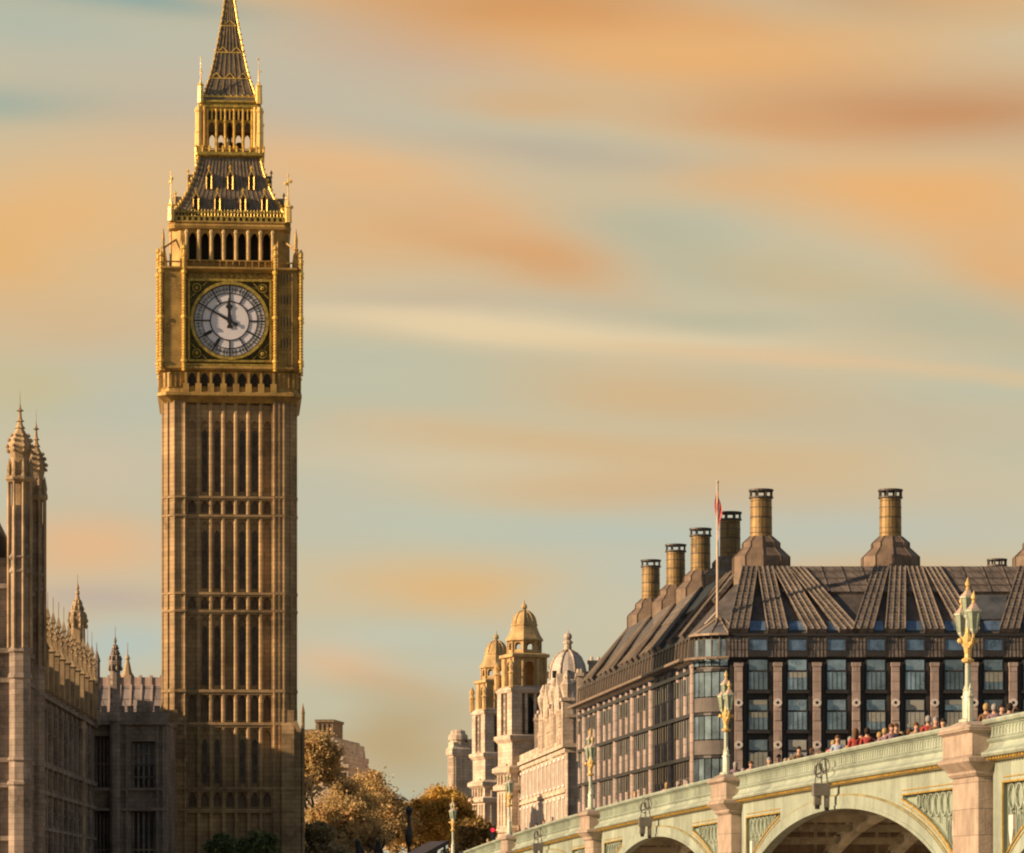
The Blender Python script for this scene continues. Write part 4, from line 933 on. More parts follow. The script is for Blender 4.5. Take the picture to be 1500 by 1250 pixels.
    for i in (0, 2, 4, 6): rl.tube(rg[i], (ap[0], ap[1], ap[2]+.1), .1, .08, 5)
    rl.build('roof_rib', MATS['canopy_bronze'], root)
office()

def flagpole():
    Y = 311.8; k = Y/F; o = W(1051, 900, Y)
    root = empty('flagpole', o, 0, 'tall pale flagpole on the office roof corner with a limp red and white flag', 'flagpole')
    p = MB(); L_ = 192*k; p.tube((0,0,-.3), (0,0,L_), .14, .09, 8); p.ball((0,0,L_+.12), .14, 8, 5); p.build('pole', pole_m, root)
    b = MB()
    for s_ in (-1, 1): b.tube((0,0,.3), (s_*1.15,.2,-.9), .1, .08, 6)
    b.tube((0,0,.3), (0,1.3,-.6), .1, .08, 6); b.build('bracket', pole_m, root)
    # limp hanging flag: folded cloth with a vertical run of pleats
    rnd = random.Random(4); rows, cols = 22, 9; zt, zb = L_-.6, L_-5.0
    def sheet(c0, c1, m_, name, par, off):
        mb = MB(); vs = []; n = c1-c0+1
        for r_ in range(rows+1):
            t = r_/rows; z_ = zt+(zb-zt)*t; wd = .14+.62*math.sin(min(1, t*1.15)*math.pi)**.8*(.6+.4*math.sin(t*7))
            for c_ in range(c0, c1+1):
                s_ = c_/cols; vs.append((.02+wd*(s_-.42), .30*math.sin(s_*9+t*5)*s_+off, z_-.55*s_-.1*math.sin(s_*8+t*3)))
        fs = [(r_*n+c_, r_*n+c_+1, (r_+1)*n+c_+1, (r_+1)*n+c_) for r_ in range(rows) for c_ in range(n-1)]
        mb.add(vs, fs); return mb.build(name, m_, par, smooth=True)
    fl = sheet(0, 5, red_f, 'flag', root, 0); sheet(5, 7, white_f, 'flag_stripe', fl, 0); sheet(7, 9, red_f, 'flag_stripe', fl, 0)
flagpole()

# ------------------------------------------------------------------ ornate stone office range with cupolas (centre)
def cupola_building():
    root = empty('cupola_building', (0, 0, 0), 0, 'ornate pale stone corner range with twin golden cupolas and a ribbed dome', 'building')
    rot = R(20)
    def tower(cx, Y, ytop, fs=1.0, name='cupola_tower'):
        k = Y/F; zz = lambda py: max(-1, 2+(1314-(ytop+(py-885)*fs))*k)
        kk = k*fs
        o = Vector(((cx-750)*k, Y, 0)); T = Matrix.Translation(o) @ RZ(rot)
        S_ = lambda pr: [(h*kk, zz(p)) for h, p in pr]
        b = MB(T)
        b.sq(S_([(33, 1340), (33, 1222), (37, 1220), (37, 1214), (31, 1210), (31, 1160), (36, 1158), (36, 1152), (31, 1148), (31, 1136), (37, 1132), (37, 1126), (30, 1122), (30, 1090), (35, 1084), (35, 1079), (26, 1076)]))
        for sx in (-1, 1):
            for (px_, pa, pb) in ((25, 1078, 1016),): b.sq(S_([(8, pa), (8, pb), (10, pb-2), (10, pb-5)]), sx*px_*kk*.92, -px_*kk*.92); b.sq(S_([(8, pa), (8, pb), (10, pb-2), (10, pb-5)]), sx*px_*kk*.92, px_*kk*.92)
        for r in range(4):
            b.T = T @ RZ(math.pi/2*r)
            for x in (-7, 7): b.lathe(S_([(2.6, 1078), (2.6, 1014)]), 8, x*kk, -27*kk)
            for x in (-19, -8, 8, 19): b.box((x-1.8)*kk, (x+1.8)*kk, -34.5*kk, -29*kk, zz(1150), zz(1136)); b.box((x-2)*kk, (x+2)*kk, -33*kk, -30*kk, zz(1210), zz(1162))
            b.box(-12*kk, 12*kk, -33*kk, -30*kk, zz(1124), zz(1120))
        b.T = T; b.sq(S_([(27, 1018), (32, 1016), (33, 1012), (31, 1009), (26, 1006)])); b.sq(S_([(14, 1080), (14, 1014)]))
        t = b.build(name, port, root)
        w = MB(T)
        for r in range(4): w.T = T @ RZ(math.pi/2*r); w.archpane(0, 7*kk, zz(1075), zz(1022), -22*kk, -14*kk); 
        w.build('opening', dark_in, t)
        u = MB(T)   # open lantern stage
        for r in range(4):
            u.T = T @ RZ(math.pi/2*r)
            u.arcade(-23*kk, 23*kk, zz(1008), zz(964), [(0, 8*kk, zz(1008), zz(970))], -24*kk, -18*kk, pointed=False)
            u.box(-26*kk, -15*kk, -26*kk, -22*kk, zz(1008), zz(963))
            u.lathe(S_([(4.5, 1010), (4.5, 990), (6, 988), (3, 984), (5, 978), (1, 970)]), 8, 31*kk, -31*kk)
            u.lathe(S_([(2.6, 1008), (2.6, 966)]), 8, -12*kk, -25.5*kk); u.lathe(S_([(2.6, 1008), (2.6, 966)]), 8, 12*kk, -25.5*kk)
        u.T = T; u.sq(S_([(24, 966), (29, 964), (29, 960), (23, 958)])); u.build('lantern', port_g, t)
        c = MB(T)
        n = 8
        for j in range(n):
            c.T = T @ RZ(math.pi/4*j); h = 22*kk; half = h*math.tan(math.pi/8)
            c.arcade(-half, half, zz(959), zz(937), [(0, 5*kk, zz(953), zz(942))], -h, -h+3*kk, pointed=False)
            c.box(-half-1.3*kk, -half+1.3*kk, -h-1.5*kk, -h+1*kk, zz(959), zz(937))
        c.T = T
        c.lathe(S_([(24, 941), (28, 939.5), (27.5, 937), (23.5, 931), (20.5, 924), (18.5, 918), (19.5, 917), (19.5, 915)]), 8, 0, 0, math.pi/8)
        c.lathe(S_([(17.5, 916), (17, 911), (15, 904.5), (11.5, 899.5), (7.5, 896.5), (4.5, 895.5), (4.8, 894.5), (2.4, 893)]), 16, 0, 0)
        for j in range(8):
            a = math.pi/8+math.pi/4*j
            c.path([(r*kk*math.cos(a), r*kk*math.sin(a), zz(p)) for r, p in ((17.8,916),(17.3,911),(15.3,904.5),(11.8,899.5),(7.8,896.5),(4,895))], 1.0*kk, 5)
        c.ball((0,0,zz(889)), 4.6*kk, 8, 6); c.lathe(S_([(1.2, 885), (.3, 878)]), 6)
        c.build('cupola', port_g, t)
        return t
    tower(768, 474, 885); tower(727, 525, 930, .9)
    # third, lower turret
    k = 560/F; T = Matrix.Translation(Vector(((671-750)*k, 560, 0))) @ RZ(rot); z = lambda p: 2+(1314-p)*k
    b = MB(T); b.sq([(11.5*k, -1), (11.5*k, z(1108)), (14*k, z(1106)), (14*k, z(1098)), (11*k, z(1094)), (11*k, z(1088))]); b.lathe([(12*k, z(1092)), (12*k, z(1085)), (14.5*k, z(1084)), (14.5*k, z(1078)), (11*k, z(1075)), (10.5*k, z(1071)), (5*k, z(1069))], 12)
    b.box(11*k, 36*k, -8*k, 10*k, -1, z(1088)); b.box(11*k, 37*k, -9*k, 11*k, z(1088), z(1083))
    for x in (-7, 0, 7): b.box((x-1.3)*k, (x+1.3)*k, -12.6*k, -11*k, 0, z(1110)); b.box(-12.6*k, -11*k, (x-1.3)*k, (x+1.3)*k, 0, z(1110))
    b.build('corner_turret', port, root)
    # street facade: local frame along the street, x towards the camera, -y outwards
    ang = math.atan(.0896); far = Vector(((302-750)/F*505+43.4, 505, 0))
    TL = Matrix.Translation(far) @ Matrix(((math.sin(ang), math.cos(ang), 0, 0), (-math.cos(ang), math.sin(ang), 0, 0), (0,0,1,0), (0,0,0,1)))
    Lw = (505-411)/math.cos(ang)
    w = MB(TL); w.box(0, Lw, 0, 16, -1, 20.0); w.box(-.3, Lw+.5, -.55, 16, 20.0, 20.5); w.box(-.1, Lw+.2, -.25, 16, 19.4, 20.0); w.box(0, Lw+.1, -.25, .1, 14.6, 15.0); w.box(0, Lw+.1, -.2, .1, 9.6, 9.9); w.box(0, Lw+.1, -.15, .1, 5, 5.3)
    w.box(0, Lw*.65, -.2, .3, 20.5, 21.5); w.box(Lw-30, Lw, .3, 15, 20.5, 23.6); w.box(Lw-30.2, Lw+.2, 0, 15, 23.6, 24.0)
    for xx in (Lw-.6, Lw-15.2, Lw-29): w.box(xx-.7, xx+.7, -.5, .8, 20.5, 25.6); w.box(xx-.95, xx+.95, -.7, 1.0, 25.6, 26.0); w.lathe([(.5, 26), (.75, 27), (.8, 27.6), (.4, 28.2), (.5, 28.5), (.1, 29.3)], 8, xx, .1)
    w.build('wall', port, root)
    nb = 20
    for i in range(nb):
        x = Lw-2.6-i*5.1
        if x < 1: break
        for f, (a, b_) in enumerate(((1.0, 4.2), (6.0, 8.9), (10.6, 13.8), (15.7, 18.6))):
            s_ = MB(TL); s_.box(x-1.25, x-.85, -.14, .02, a-.1, b_+.15); s_.box(x+.85, x+1.25, -.14, .02, a-.1, b_+.15); s_.box(x-1.4, x+1.4, -.2, .02, b_+.1, b_+.45); s_.box(x-1.4, x+1.4, -.2, .02, a-.35, a-.1)
            so = s_.build('window_surround', white_c, root)
            g = MB(TL); g.box(x-.85, x+.85, -.05, .02, a-.1, b_+.1); g.build('pane', mat('bright_town_glass', (.42,.36,.31), rough=.3, metal=.2, var=.4, scale=.5, streak=.2), so)
        p = MB(TL); p.lathe([(.36, 0), (.36, 19.2), (.5, 19.4)], 8, x+2.55, .1, 0, 1, .7); p.build('pilaster', port, root)
    # near end wall, facing the river
    e = MB(TL)
    for y in (1.2, 5, 9, 13): 
        for a, b_ in ((6.0, 8.9), (10.6, 13.8), (15.7, 18.6)): e.box(Lw, Lw+.06, y, y+1.5, a, b_)
    e.build('end_windows', white_c, root)
    # shaped gable near the dome and slate roof behind it
    g = MB(TL); xg = Lw-14
    for (xc, s_) in ((Lw-8, 1.05), (Lw-22, 1.0)):
        pr = [(-6,20.5),(6,20.5),(6,22.2),(4.6,22.6),(4.2,24.4),(3.0,25),(2.7,26.8),(1.2,27.6),(0,29),(-1.2,27.6),(-2.7,26.8),(-3,25),(-4.2,24.4),(-4.6,22.6),(-6,22.2)]
        g.xz([(xc+a*s_, 20.5+(b_-20.5)*s_) for a, b_ in pr], -.4, .5)
        for dx in (-5.6, -3.4, 3.4, 5.6): g.lathe([(.3, 20.5), (.3, 24.4 if abs(dx) < 5 else 22.4), (.42, 24.6 if abs(dx) < 5 else 22.6), (.08, 26 if abs(dx) < 5 else 24)], 6, xc+dx*s_, -.5)
        for dx in (-1.6, 1.6): g.box(xc+dx-.9, xc+dx-.5, -.55, -.3, 21, 24.5); g.box(xc+dx+.5, xc+dx+.9, -.55, -.3, 21, 24.5)
    g.build('gable', port, root)
    gw = MB(TL)
    for xc in (Lw-8, Lw-22):
        for dx in (-1.6, 1.6): gw.box(xc+dx-.5, xc+dx+.5, -.46, -.36, 21.2, 24.2)
    gw.build('gable_window', win_d, root)
    r = MB(TL); r.yz([(.6,20.4),(14,20.4),(9,27.2),(4.5,27.2)], 0, Lw-.4); r.build('roof', slate, root)
    co = MB(TL); co.tube((Lw-.3,.7,20.6), (Lw-.3,4.6,27.3), .32, .28, 4); co.tube((Lw-.3,13.8,20.6), (Lw-.3,9.0,27.3), .3, .3, 4); co.build('roof_coping', port, root)
    # ribbed dome
    Y = 428; k = Y/F; cx = (832-750)*k; z = lambda p: 2+(1314-p)*k
    dr = MB(); dr.lathe([(27*k, 19), (27*k, z(1004)), (30*k, z(1002)), (30*k, z(998)), (28*k, z(996)), (27.5*k, z(985)), (25*k, z(974)), (20*k, z(964)), (13*k, z(957)), (6*k, z(954))], 24, cx, Y); d_ = dr.build('dome', lead, root)
    rb = MB()
    for j in range(8):
        a = 2*math.pi*j/8+.35; rb.path([(cx+r*k*math.cos(a), Y+r*k*math.sin(a), z(p)) for r, p in ((28.5,1000),(28.6,994),(28.2,985),(25.6,974),(20.6,964),(13.4,957),(6,953))], 1.7*k, 6)
    rb.lathe([(6*k, z(958)), (5*k, z(944)), (7*k, z(943)), (7*k, z(940)), (4.5*k, z(938))], 10, cx, Y); rb.ball((cx,Y,z(933)), 6*k, 10, 6); rb.tube((cx,Y,z(928)), (cx,Y,z(921)), .08, .03); rb.build('dome_rib', port, d_)
    dm = MB()
    for j in range(8):
        a = 2*math.pi*(j+.5)/8+.35; dm.box(cx+27*k*math.cos(a)-.28, cx+27*k*math.cos(a)+.28, Y+27*k*math.sin(a)-.28, Y+27*k*math.sin(a)+.28, z(994), z(984))
    dm.build('dome_opening', dark_in, d_)
    # chimney stacks
    for (px, Y, ya, yb, w_) in ((849, 404, 1090, 986, 4), (872, 430, 1010, 968, 10), (788, 455, 1090, 1052, 5)):
        k = Y/F; c = MB(); x = (px-750)*k; zt = 2+(1314-yb)*k
        c.box(x-w_*k, x+w_*k, Y-.5, Y+.9, 18, zt-.4); c.box(x-w_*k-.15, x+w_*k+.15, Y-.65, Y+1.05, zt-.4, zt)
        for q_ in (-.5, .5): c.lathe([(.22, zt), (.16, zt+.5)], 6, x+q_*w_*k, Y+.2)
        c.build('chimney', port, root)
cupola_building()

def stone_block():
    Y = 430.0; k = Y/F; z = lambda p: 2+(1314-p)*k; x = lambda p: (p-470)*k
    root = empty('stone_building', ((470-750)*k, Y, 0), R(-8), 'pale stone building with stepped side and square brown chimney block, behind the tallest autumn tree', 'building')
    b = MB(); b.xz([(x(395),-1),(x(510),-1),(x(510),z(1123)),(x(503),z(1123)),(x(503),z(1104)),(x(498),z(1104)),(x(496),z(1085)),(x(489),z(1085)),(x(489),z(1080)),(x(395),z(1080))], 0, 18)
    b.xz([(x(470),z(1125)),(x(512),z(1125)),(x(512),z(1120)),(x(470),z(1120))], -.5, 18.4); b.xz([(x(470),z(1150)),(x(511),z(1150)),(x(511),z(1147)),(x(470),z(1147))], -.3, 18.2)
    b.build('wall', port, root)
    c = MB(); c.box(x(461), x(487), .5, 7, z(1084), z(1058)); c.box(x(460), x(488.5), .3, 7.2, z(1058), z(1054)); c.box(x(400), x(461), 1, 6, z(1080), z(1068))
    for p in (465, 472, 479): c.box(x(p)-.12, x(p)+.12, .38, .52, z(1082), z(1060))
    c.build('chimney_block', brick_g, root)
    for p in (478, 491, 502):
        for (a, b_) in ((1146, 1132),) if p > 495 else ((1146, 1132), (1116, 1102)):
            w = MB(); w.box(x(p)-.5, x(p)+.5, -.04, .05, z(a), z(b_)); w.build('window', win_d, root)
stone_block()

# ------------------------------------------------------------------ trees
def tree(name, px, ytop, hw, Y, m_, n, label, seed, ybase=None, leaf=.22, flat=.8, group='autumn trees behind the bridge', cat='tree', sparse=0.0):
    rnd = random.Random(seed); k = Y/F; cx = (px-750)*k; H = 2+(1314-ytop)*k; Rr = hw*k
    root = empty(name, (cx, Y, 0), 0, label, cat, group)
    t = MB(); t.tube((0,0,0), (.1,0,H*.3), .035*H**1.05, .026*H, 8)
    tips = []
    def limb(p, d, L_, r, lev):
        q = p+d*L_; t.tube(p, q, r, r*.68, 6 if lev < 2 else 4)
        if lev == 3: tips.append(q); return
        for i in range(3 if lev < 2 else 4):
            nd = (d+Vector((rnd.uniform(-1,1), rnd.uniform(-1,1), rnd.uniform(-.35,.75)))*.8).normalized(); limb(q, nd, L_*rnd.uniform(.62,.8), r*.62, lev+1)
    for i in range(4):
        a = 2*math.pi*i/4+rnd.random(); limb(Vector((.1,0,H*.29)), Vector((math.cos(a)*.6, math.sin(a)*.6, 1)).normalized(), H*.2, .02*H, 0)
    t.build('trunk', bark, root)
    # crown: clumps of leaves scattered in an uneven volume
    cl = []
    zc = H-Rr*flat if H-Rr*flat > H*.5 else H*.58; rz = H-zc
    for i in range(70):
        while True:
            v = Vector((rnd.uniform(-1,1), rnd.uniform(-1,1), rnd.uniform(-1.25,1)))
            if v.x*v.x+v.y*v.y+(v.z if v.z > 0 else v.z*.7)**2 < 1 and v.length > .35: break
        v *= rnd.uniform(.82, 1.08); cl.append((Vector((v.x*Rr, v.y*Rr, zc+v.z*rz)), rnd.uniform(.12,.30)*Rr))
    vs = []; fs = []
    for i in range(int(n*1.2)):
        if rnd.random() < .72: c, r = cl[int(rnd.random()**.9*len(cl))]
        else: c, r = (rnd.choice(tips) if tips and rnd.random() < .5 else rnd.choice(cl)[0]), Rr*.34
        g = Vector((rnd.gauss(0,1), rnd.gauss(0,1), rnd.gauss(0,.8)))*r*.55; p = c+g
        if p.z < H*.18: continue
        a = Vector((rnd.gauss(0,1), rnd.gauss(0,1), rnd.gauss(0,1))).normalized(); b = a.cross(Vector((rnd.gauss(0,1), rnd.gauss(0,1), rnd.gauss(0,1)))).normalized()
        s_ = leaf*rnd.uniform(.55, 1.25); o = len(vs)
        vs += [tuple(p-a*s_), tuple(p-b*s_*.55), tuple(p+a*s_), tuple(p+b*s_*.55)]; fs.append((o,o+1,o+2,o+3))
    mb = MB(); mb.v = vs; mb.f = fs; mb.build('crown', m_, root, fix=False)
    return root
tree('autumn_tree', 460, 1080, 38, 372, leaf_b, 26000, 'tall autumn tree with faded brown leaves directly beside the foot of the clock tower', 1)
tree('autumn_tree', 535, 1138, 56, 395, leaf_b, 26000, 'broad pale brown autumn tree in front of the gap of open sky', 2)
tree('autumn_tree', 503, 1170, 50, 345, leaf_b, 18000, 'low spreading brown tree in front of the broad pale autumn tree', 3)
tree('autumn_tree', 596, 1182, 36, 420, leaf_b, 13000, 'small greyish brown tree behind the black lamp post', 4)
tree('autumn_tree', 648, 1156, 44, 400, leaf_o, 24000, 'bright ochre autumn tree between the black lamp post and the ornate stone range', 5)
tree('autumn_tree', 698, 1200, 24, 372, mat('olive_brown_leaves', (.42,.28,.10), rough=.8, var=.3, scale=.4, streak=0, bump=0, rand=.35, trans=.3), 9000, 'small olive brown tree at the foot of the ornate stone range', 6)
tree('autumn_tree', 470, 1205, 22, 318, mat('dull_brown_leaves', (.46,.36,.19), rough=.8, var=.3, scale=.4, streak=0, bump=0, rand=.35, trans=.3), 7000, 'low dark tree with bare forked branches right of the clock tower base', 8, leaf=.22)
tree('green_tree', 330, 1226, 26, 300, leaf_g, 6000, 'low dark green tree crown left of centre before the clock tower base', 9, leaf=.22, group='green trees before the clock tower', flat=.6)
tree('green_tree', 376, 1221, 28, 301, leaf_g, 7000, 'rounded dark green tree crown right of centre before the clock tower base', 10, leaf=.22, group='green trees before the clock tower', flat=.6)

# ------------------------------------------------------------------ bridge
BA = math.atan(.119)
BX0 = 25.05
BT = Matrix.Translation((BX0, 0, 0)) @ RZ(BA)       # local y = along the bridge away from camera, -x = outward (river side in view)
cB = math.cos(BA)
U = lambda Y: Y/cB
topz = lambda u: 7.0-.0001*max(0, (u*cB-100))**2 if u*cB > 100 else 7.0-.00008*(100-u*cB)**2
PIERS = [20.5, 59.3, 97.8, 135.9, 173.9, 208.9, 242.8]
def bridge():
    root = empty('bridge', (BX0, 0, 0), BA, 'pale green painted iron arch bridge with granite piers and gilt trim', 'bridge')
    def sweep(sec, u0, u1, m_, name, par=root, step=1.0, base=topz):
        mb = MB(); n = max(1, int((u1-u0)/step)); mb.loft([[(v, u0+(u1-u0)*i/n, base(u0+(u1-u0)*i/n)+dz) for v, dz in sec] for i in range(n+1)]); return mb.build(name, m_, par)
    for i in range(len(PIERS)-1):
        ya, yb = U(PIERS[i])+1.45, U(PIERS[i+1])-1.45
        near = 1 <= i <= 3
        # parapet with top rail, tracery strip and cove moulding below
        pp = sweep([(-.30,0),(-.34,-.06),(-.30,-.13),(-.20,-.16),(-.16,-.20),(.12,-.20),(.12,0)], ya, yb, br_g, 'parapet_rail')
        sweep([(-.12,-.20),(-.12,-.56),(.10,-.56),(.10,-.20)], ya, yb, br_g, 'parapet_panel')
        tr = MB(); n = int((yb-ya)/.34)
        for j in range(n):
            u = ya+(yb-ya)*(j+.5)/n; z = topz(u)
            tr.box(-.145, -.11, u-.028, u+.028, z-.57, z-.19)
            if near and i < 3: tr.tube((-.13,u,z-.30), (-.13,u+.17,z-.22), .02, .02, 4); tr.tube((-.13,u,z-.30), (-.13,u-.17,z-.22), .02, .02, 4); tr.tube((-.13,u,z-.46), (-.13,u+.17,z-.54), .02, .02, 4); tr.tube((-.13,u,z-.46), (-.13,u-.17,z-.54), .02, .02, 4)
        tr.build('parapet_tracery', br_g, root)
        sweep([(-.20,-.56),(-.24,-.60),(-.20,-.64),(-.14,-.68),(-.16,-.76),(-.22,-.84),(-.31,-.90),(-.38,-.94),(-.40,-1.0),(-.36,-1.06),(-.26,-1.08),(.1,-1.08),(.1,-.56)], ya, yb, br_g, 'cove_moulding')
        sweep([(-.24,-1.08),(-.24,-1.13),(-.14,-1.17),(.08,-1.17),(.08,-1.08)], ya, yb, br_gold, 'gilt_band')
        dn = MB(); n = int((yb-ya)/.30)
        if near or i == 4:
            for j in range(n): u = ya+(yb-ya)*(j+.5)/n; z = topz(u); dn.box(-.285, -.22, u-.07, u+.07, z-1.15, z-1.09)
            dn.build('dentils', br_gold, root)
        # arch: elliptical
        yc = (ya+yb)/2; hs = (yb-ya)/2; crown = topz(yc)-1.87
        Hh = 4.5 if i >= 1 else 4.5
        def outer(u): t = min(1, abs(u-yc)/(hs+.25)); return crown-Hh*(1-math.sqrt(max(0, 1-t*t)))
        N = 96; st = [ya+(yb-ya)*j/N for j in range(N+1)]
        def ph(u):   # panel limits
            e = min(u-ya, yb-u); zt = topz(u)-1.17-.62; zb = outer(u)+.66
            return (zt, zb) if e > .85 and zt-zb > .12 else None
        f = MB(); rcs = (MB(), MB()); edge = []
        for a, b in zip(st, st[1:]):
            za, zb_ = topz(a)-1.17, topz(b)-1.17; oa, ob = outer(a), outer(b); pa, pb = ph(a), ph(b)
            def slab(mb, x0, x1, p): mb.add([(x0,a,p[0]),(x0,b,p[1]),(x0,b,p[3]),(x0,a,p[2]),(x1,a,p[0]),(x1,b,p[1]),(x1,b,p[3]),(x1,a,p[2])], [(0,1,2,3),(7,6,5,4),(0,4,5,1),(3,2,6,7),(0,3,7,4),(1,5,6,2)])
            if pa and pb:
                slab(f, 0, .3, (za, zb_, pa[0], pb[0])); slab(f, 0, .3, (pa[1], pb[1], oa, ob)); slab(rcs[a > yc], .16, .3, (pa[0], pb[0], pa[1], pb[1])); edge.append((a, b, pa, pb))
            else: slab(f, 0, .3, (za, zb_, oa, ob))
        f.build('spandrel', br_g, root)
        for s_, rc in ((1, rcs[0]), (-1, rcs[1])):
            half = [e_ for e_ in edge if (e_[0] > yc) == (s_ < 0)]
            if not half: continue
            ro = rc.build('spandrel_panel', br_d, root); tm = MB()
            for (a, b, pa, pb) in half:
                tm.tube((-.02,a,pa[0]), (-.02,b,pb[0]), .035, .035, 4); tm.tube((-.02,a,pa[1]), (-.02,b,pb[1]), .035, .035, 4)
                tm.tube((-.01,a,pa[0]+.14), (-.01,b,pb[0]+.14), .02, .02, 4); tm.tube((-.01,a,pa[1]-.14), (-.01,b,pb[1]-.14), .02, .02, 4)
            e0, p = (half[0][0], half[0][2]) if s_ > 0 else (half[-1][1], half[-1][3])
            tm.tube((-.02,e0,p[0]), (-.02,e0,p[1]), .035, .035, 4); tm.build('panel_gilding', br_gold, ro)
            if not (near or i == 4): continue
            tc = MB(); u = e0+s_*.55
            while True:
                p = ph(u)
                if not p or p[0]-p[1] < .35: break
                h = p[0]-p[1]; r = min(.36, h*.42); zc_ = p[0]-r-.05
                tc.path([(.10, u+r*math.cos(2*math.pi*q_/12), zc_+r*math.sin(2*math.pi*q_/12)) for q_ in range(13)], .035, 4)
                tc.tube((.10,u-.36*s_,p[0]), (.10,u-.36*s_,p[1]+.05), .03, .03, 4)
                if h > 1.3:
                    tc.path([(.10, u+.24*math.cos(2*math.pi*q_/12), p[0]-1.35+.5*math.sin(2*math.pi*q_/12)) for q_ in range(13)], .035, 4); tc.tube((.1,u,p[0]-.75), (.1,u,p[1]), .03, .03, 4)
                u += s_*.78
            if tc.v: tc.build('panel_tracery', br_g, ro)
            u = e0+s_*.62; p = ph(u)
            if p and p[0]-p[1] > 1.4:
                sh = MB(); zc_ = p[0]-1.35; sh.yz([(u-.22,zc_+.42),(u+.22,zc_+.42),(u+.22,zc_),(u,zc_-.5),(u-.22,zc_)], .04, .16); sh.build('shield', white_c, ro)
        # raised arch ring with rolls
        for k_, (dz0, dz1, vx, m_) in enumerate(((.0, .34, -.10, br_g), (.33, .40, -.05, mat('dull_gilt_roll', (.34,.29,.14), rough=.5, metal=.2, var=.3, streak=.4)), (-.10, .02, -.14, br_g))):
            mb = MB(); mb.loft([[(vx,u,outer(u)+dz0),(vx,u,outer(u)+dz1),(.28-.03*k_,u,outer(u)+dz1),(.28-.03*k_,u,outer(u)+dz0)] for u in st]); mb.build('arch_ring', m_, root)
        # ribs across the width of the bridge and bracing between them
        for r_ in range(1, 11):
            v = .3+r_*2.45; mb = MB(); st2 = st[::3]
            mb.loft([[(v-.14,u,outer(u)-.12),(v+.14,u,outer(u)-.12),(v+.14,u,outer(u)+.06),(v-.14,u,outer(u)+.06)] for u in st2])
            mb.loft([[(v-.05,u,outer(u)+.05),(v+.05,u,outer(u)+.05),(v+.05,u,outer(u)+.42),(v-.05,u,outer(u)+.42)] for u in st2])
            mb.loft([[(v-.14,u,outer(u)+.40),(v+.14,u,outer(u)+.40),(v+.14,u,outer(u)+.52),(v-.14,u,outer(u)+.52)] for u in st2])
            if i in (1, 2, 3): 
                for u in [ya+1.5+2.2*q_ for q_ in range(int((yb-ya)/2.2))]:
                    if topz(u)-1.25-outer(u) > .5: mb.box(v-.06, v+.06, u-.06, u+.06, outer(u)+.5, topz(u)-1.2)
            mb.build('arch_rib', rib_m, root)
        br = MB(); u = ya+1.2
        while u < yb-1: z = outer(u); br.box(.3, 26, u-.07, u+.07, z+.05, z+.30); br.box(.3, 26, u-.12, u+.12, z+.24, z+.32); u += 2.2
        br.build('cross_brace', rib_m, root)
    dk = MB(); us = [U(10)+ (U(262)-U(10))*i/60 for i in range(61)]
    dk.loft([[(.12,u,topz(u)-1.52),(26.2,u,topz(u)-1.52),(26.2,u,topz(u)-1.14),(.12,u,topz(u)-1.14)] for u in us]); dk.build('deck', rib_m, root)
    pv = MB(); pv.loft([[(.12,u,topz(u)-1.14),(3.6,u,topz(u)-1.14),(3.6,u,topz(u)-1.02),(.12,u,topz(u)-1.02)] for u in us]); pv.build('pavement', pave, root)
    fp = MB(); fp.loft([[(25.9,u,topz(u)-1.6),(26.2,u,topz(u)-1.6),(26.2,u,topz(u)),(25.9,u,topz(u))] for u in us]); fp.build('far_parapet', br_g, root)
    # granite piers
    for i, Y in enumerate(PIERS):
        u = U(Y); zt = topz(u)-.02; 
        def sec(h, o, z, ch=.35): return [(.6,u-h,z),(-o+ch,u-h,z),(-o,u-h+ch*1.0,z),(-o,u+h-ch,z),(-o+ch,u+h,z),(.6,u+h,z)]
        def sec2(h, o, z): return sec(h, o, z, .06)
        mb = MB(); mb.loft([sec2(1.38, .47, -5.5), sec2(1.38, .47, zt-1.55)])
        mb.loft([sec2(1.44, .52, zt-1.56), sec2(1.50, .58, zt-1.48), sec2(1.50, .58, zt-1.40)])
        mb.loft([sec2(1.50, .58, zt-1.41), sec2(1.72, .83, zt-1.16), sec2(1.72, .83, zt-1.06), sec2(1.62, .71, zt-1.0), sec2(1.62, .71, zt-.36), sec2(1.74, .83, zt-.28), sec2(1.74, .83, zt-.20), sec2(1.70, .79, zt-.18), sec2(1.70, .79, zt-.14)])
        mb.add([*sec2(1.70, .79, zt-.14), (.1, u-.5, zt+.02), (-.55,u-.5,zt+.02), (-.55,u+.5,zt+.02), (.1,u+.5,zt+.02)], [(0,1,7,6),(1,2,7),(2,3,8,7),(3,4,8),(4,5,9,8),(6,7,8,9),(5,0,6,9)])
        mb.build('pier', granite, root)
        wl = MB(); wl.box(.6, 26, u-1.38, u+1.38, -5.5, zt-1.6); wl.build('pier_wall', granite, root)
    ab = MB(); ab.box(-3, 29, U(243.5), U(262), -5.6, 3.4); ab.build('abutment', granite, root)
    return root
bridge()

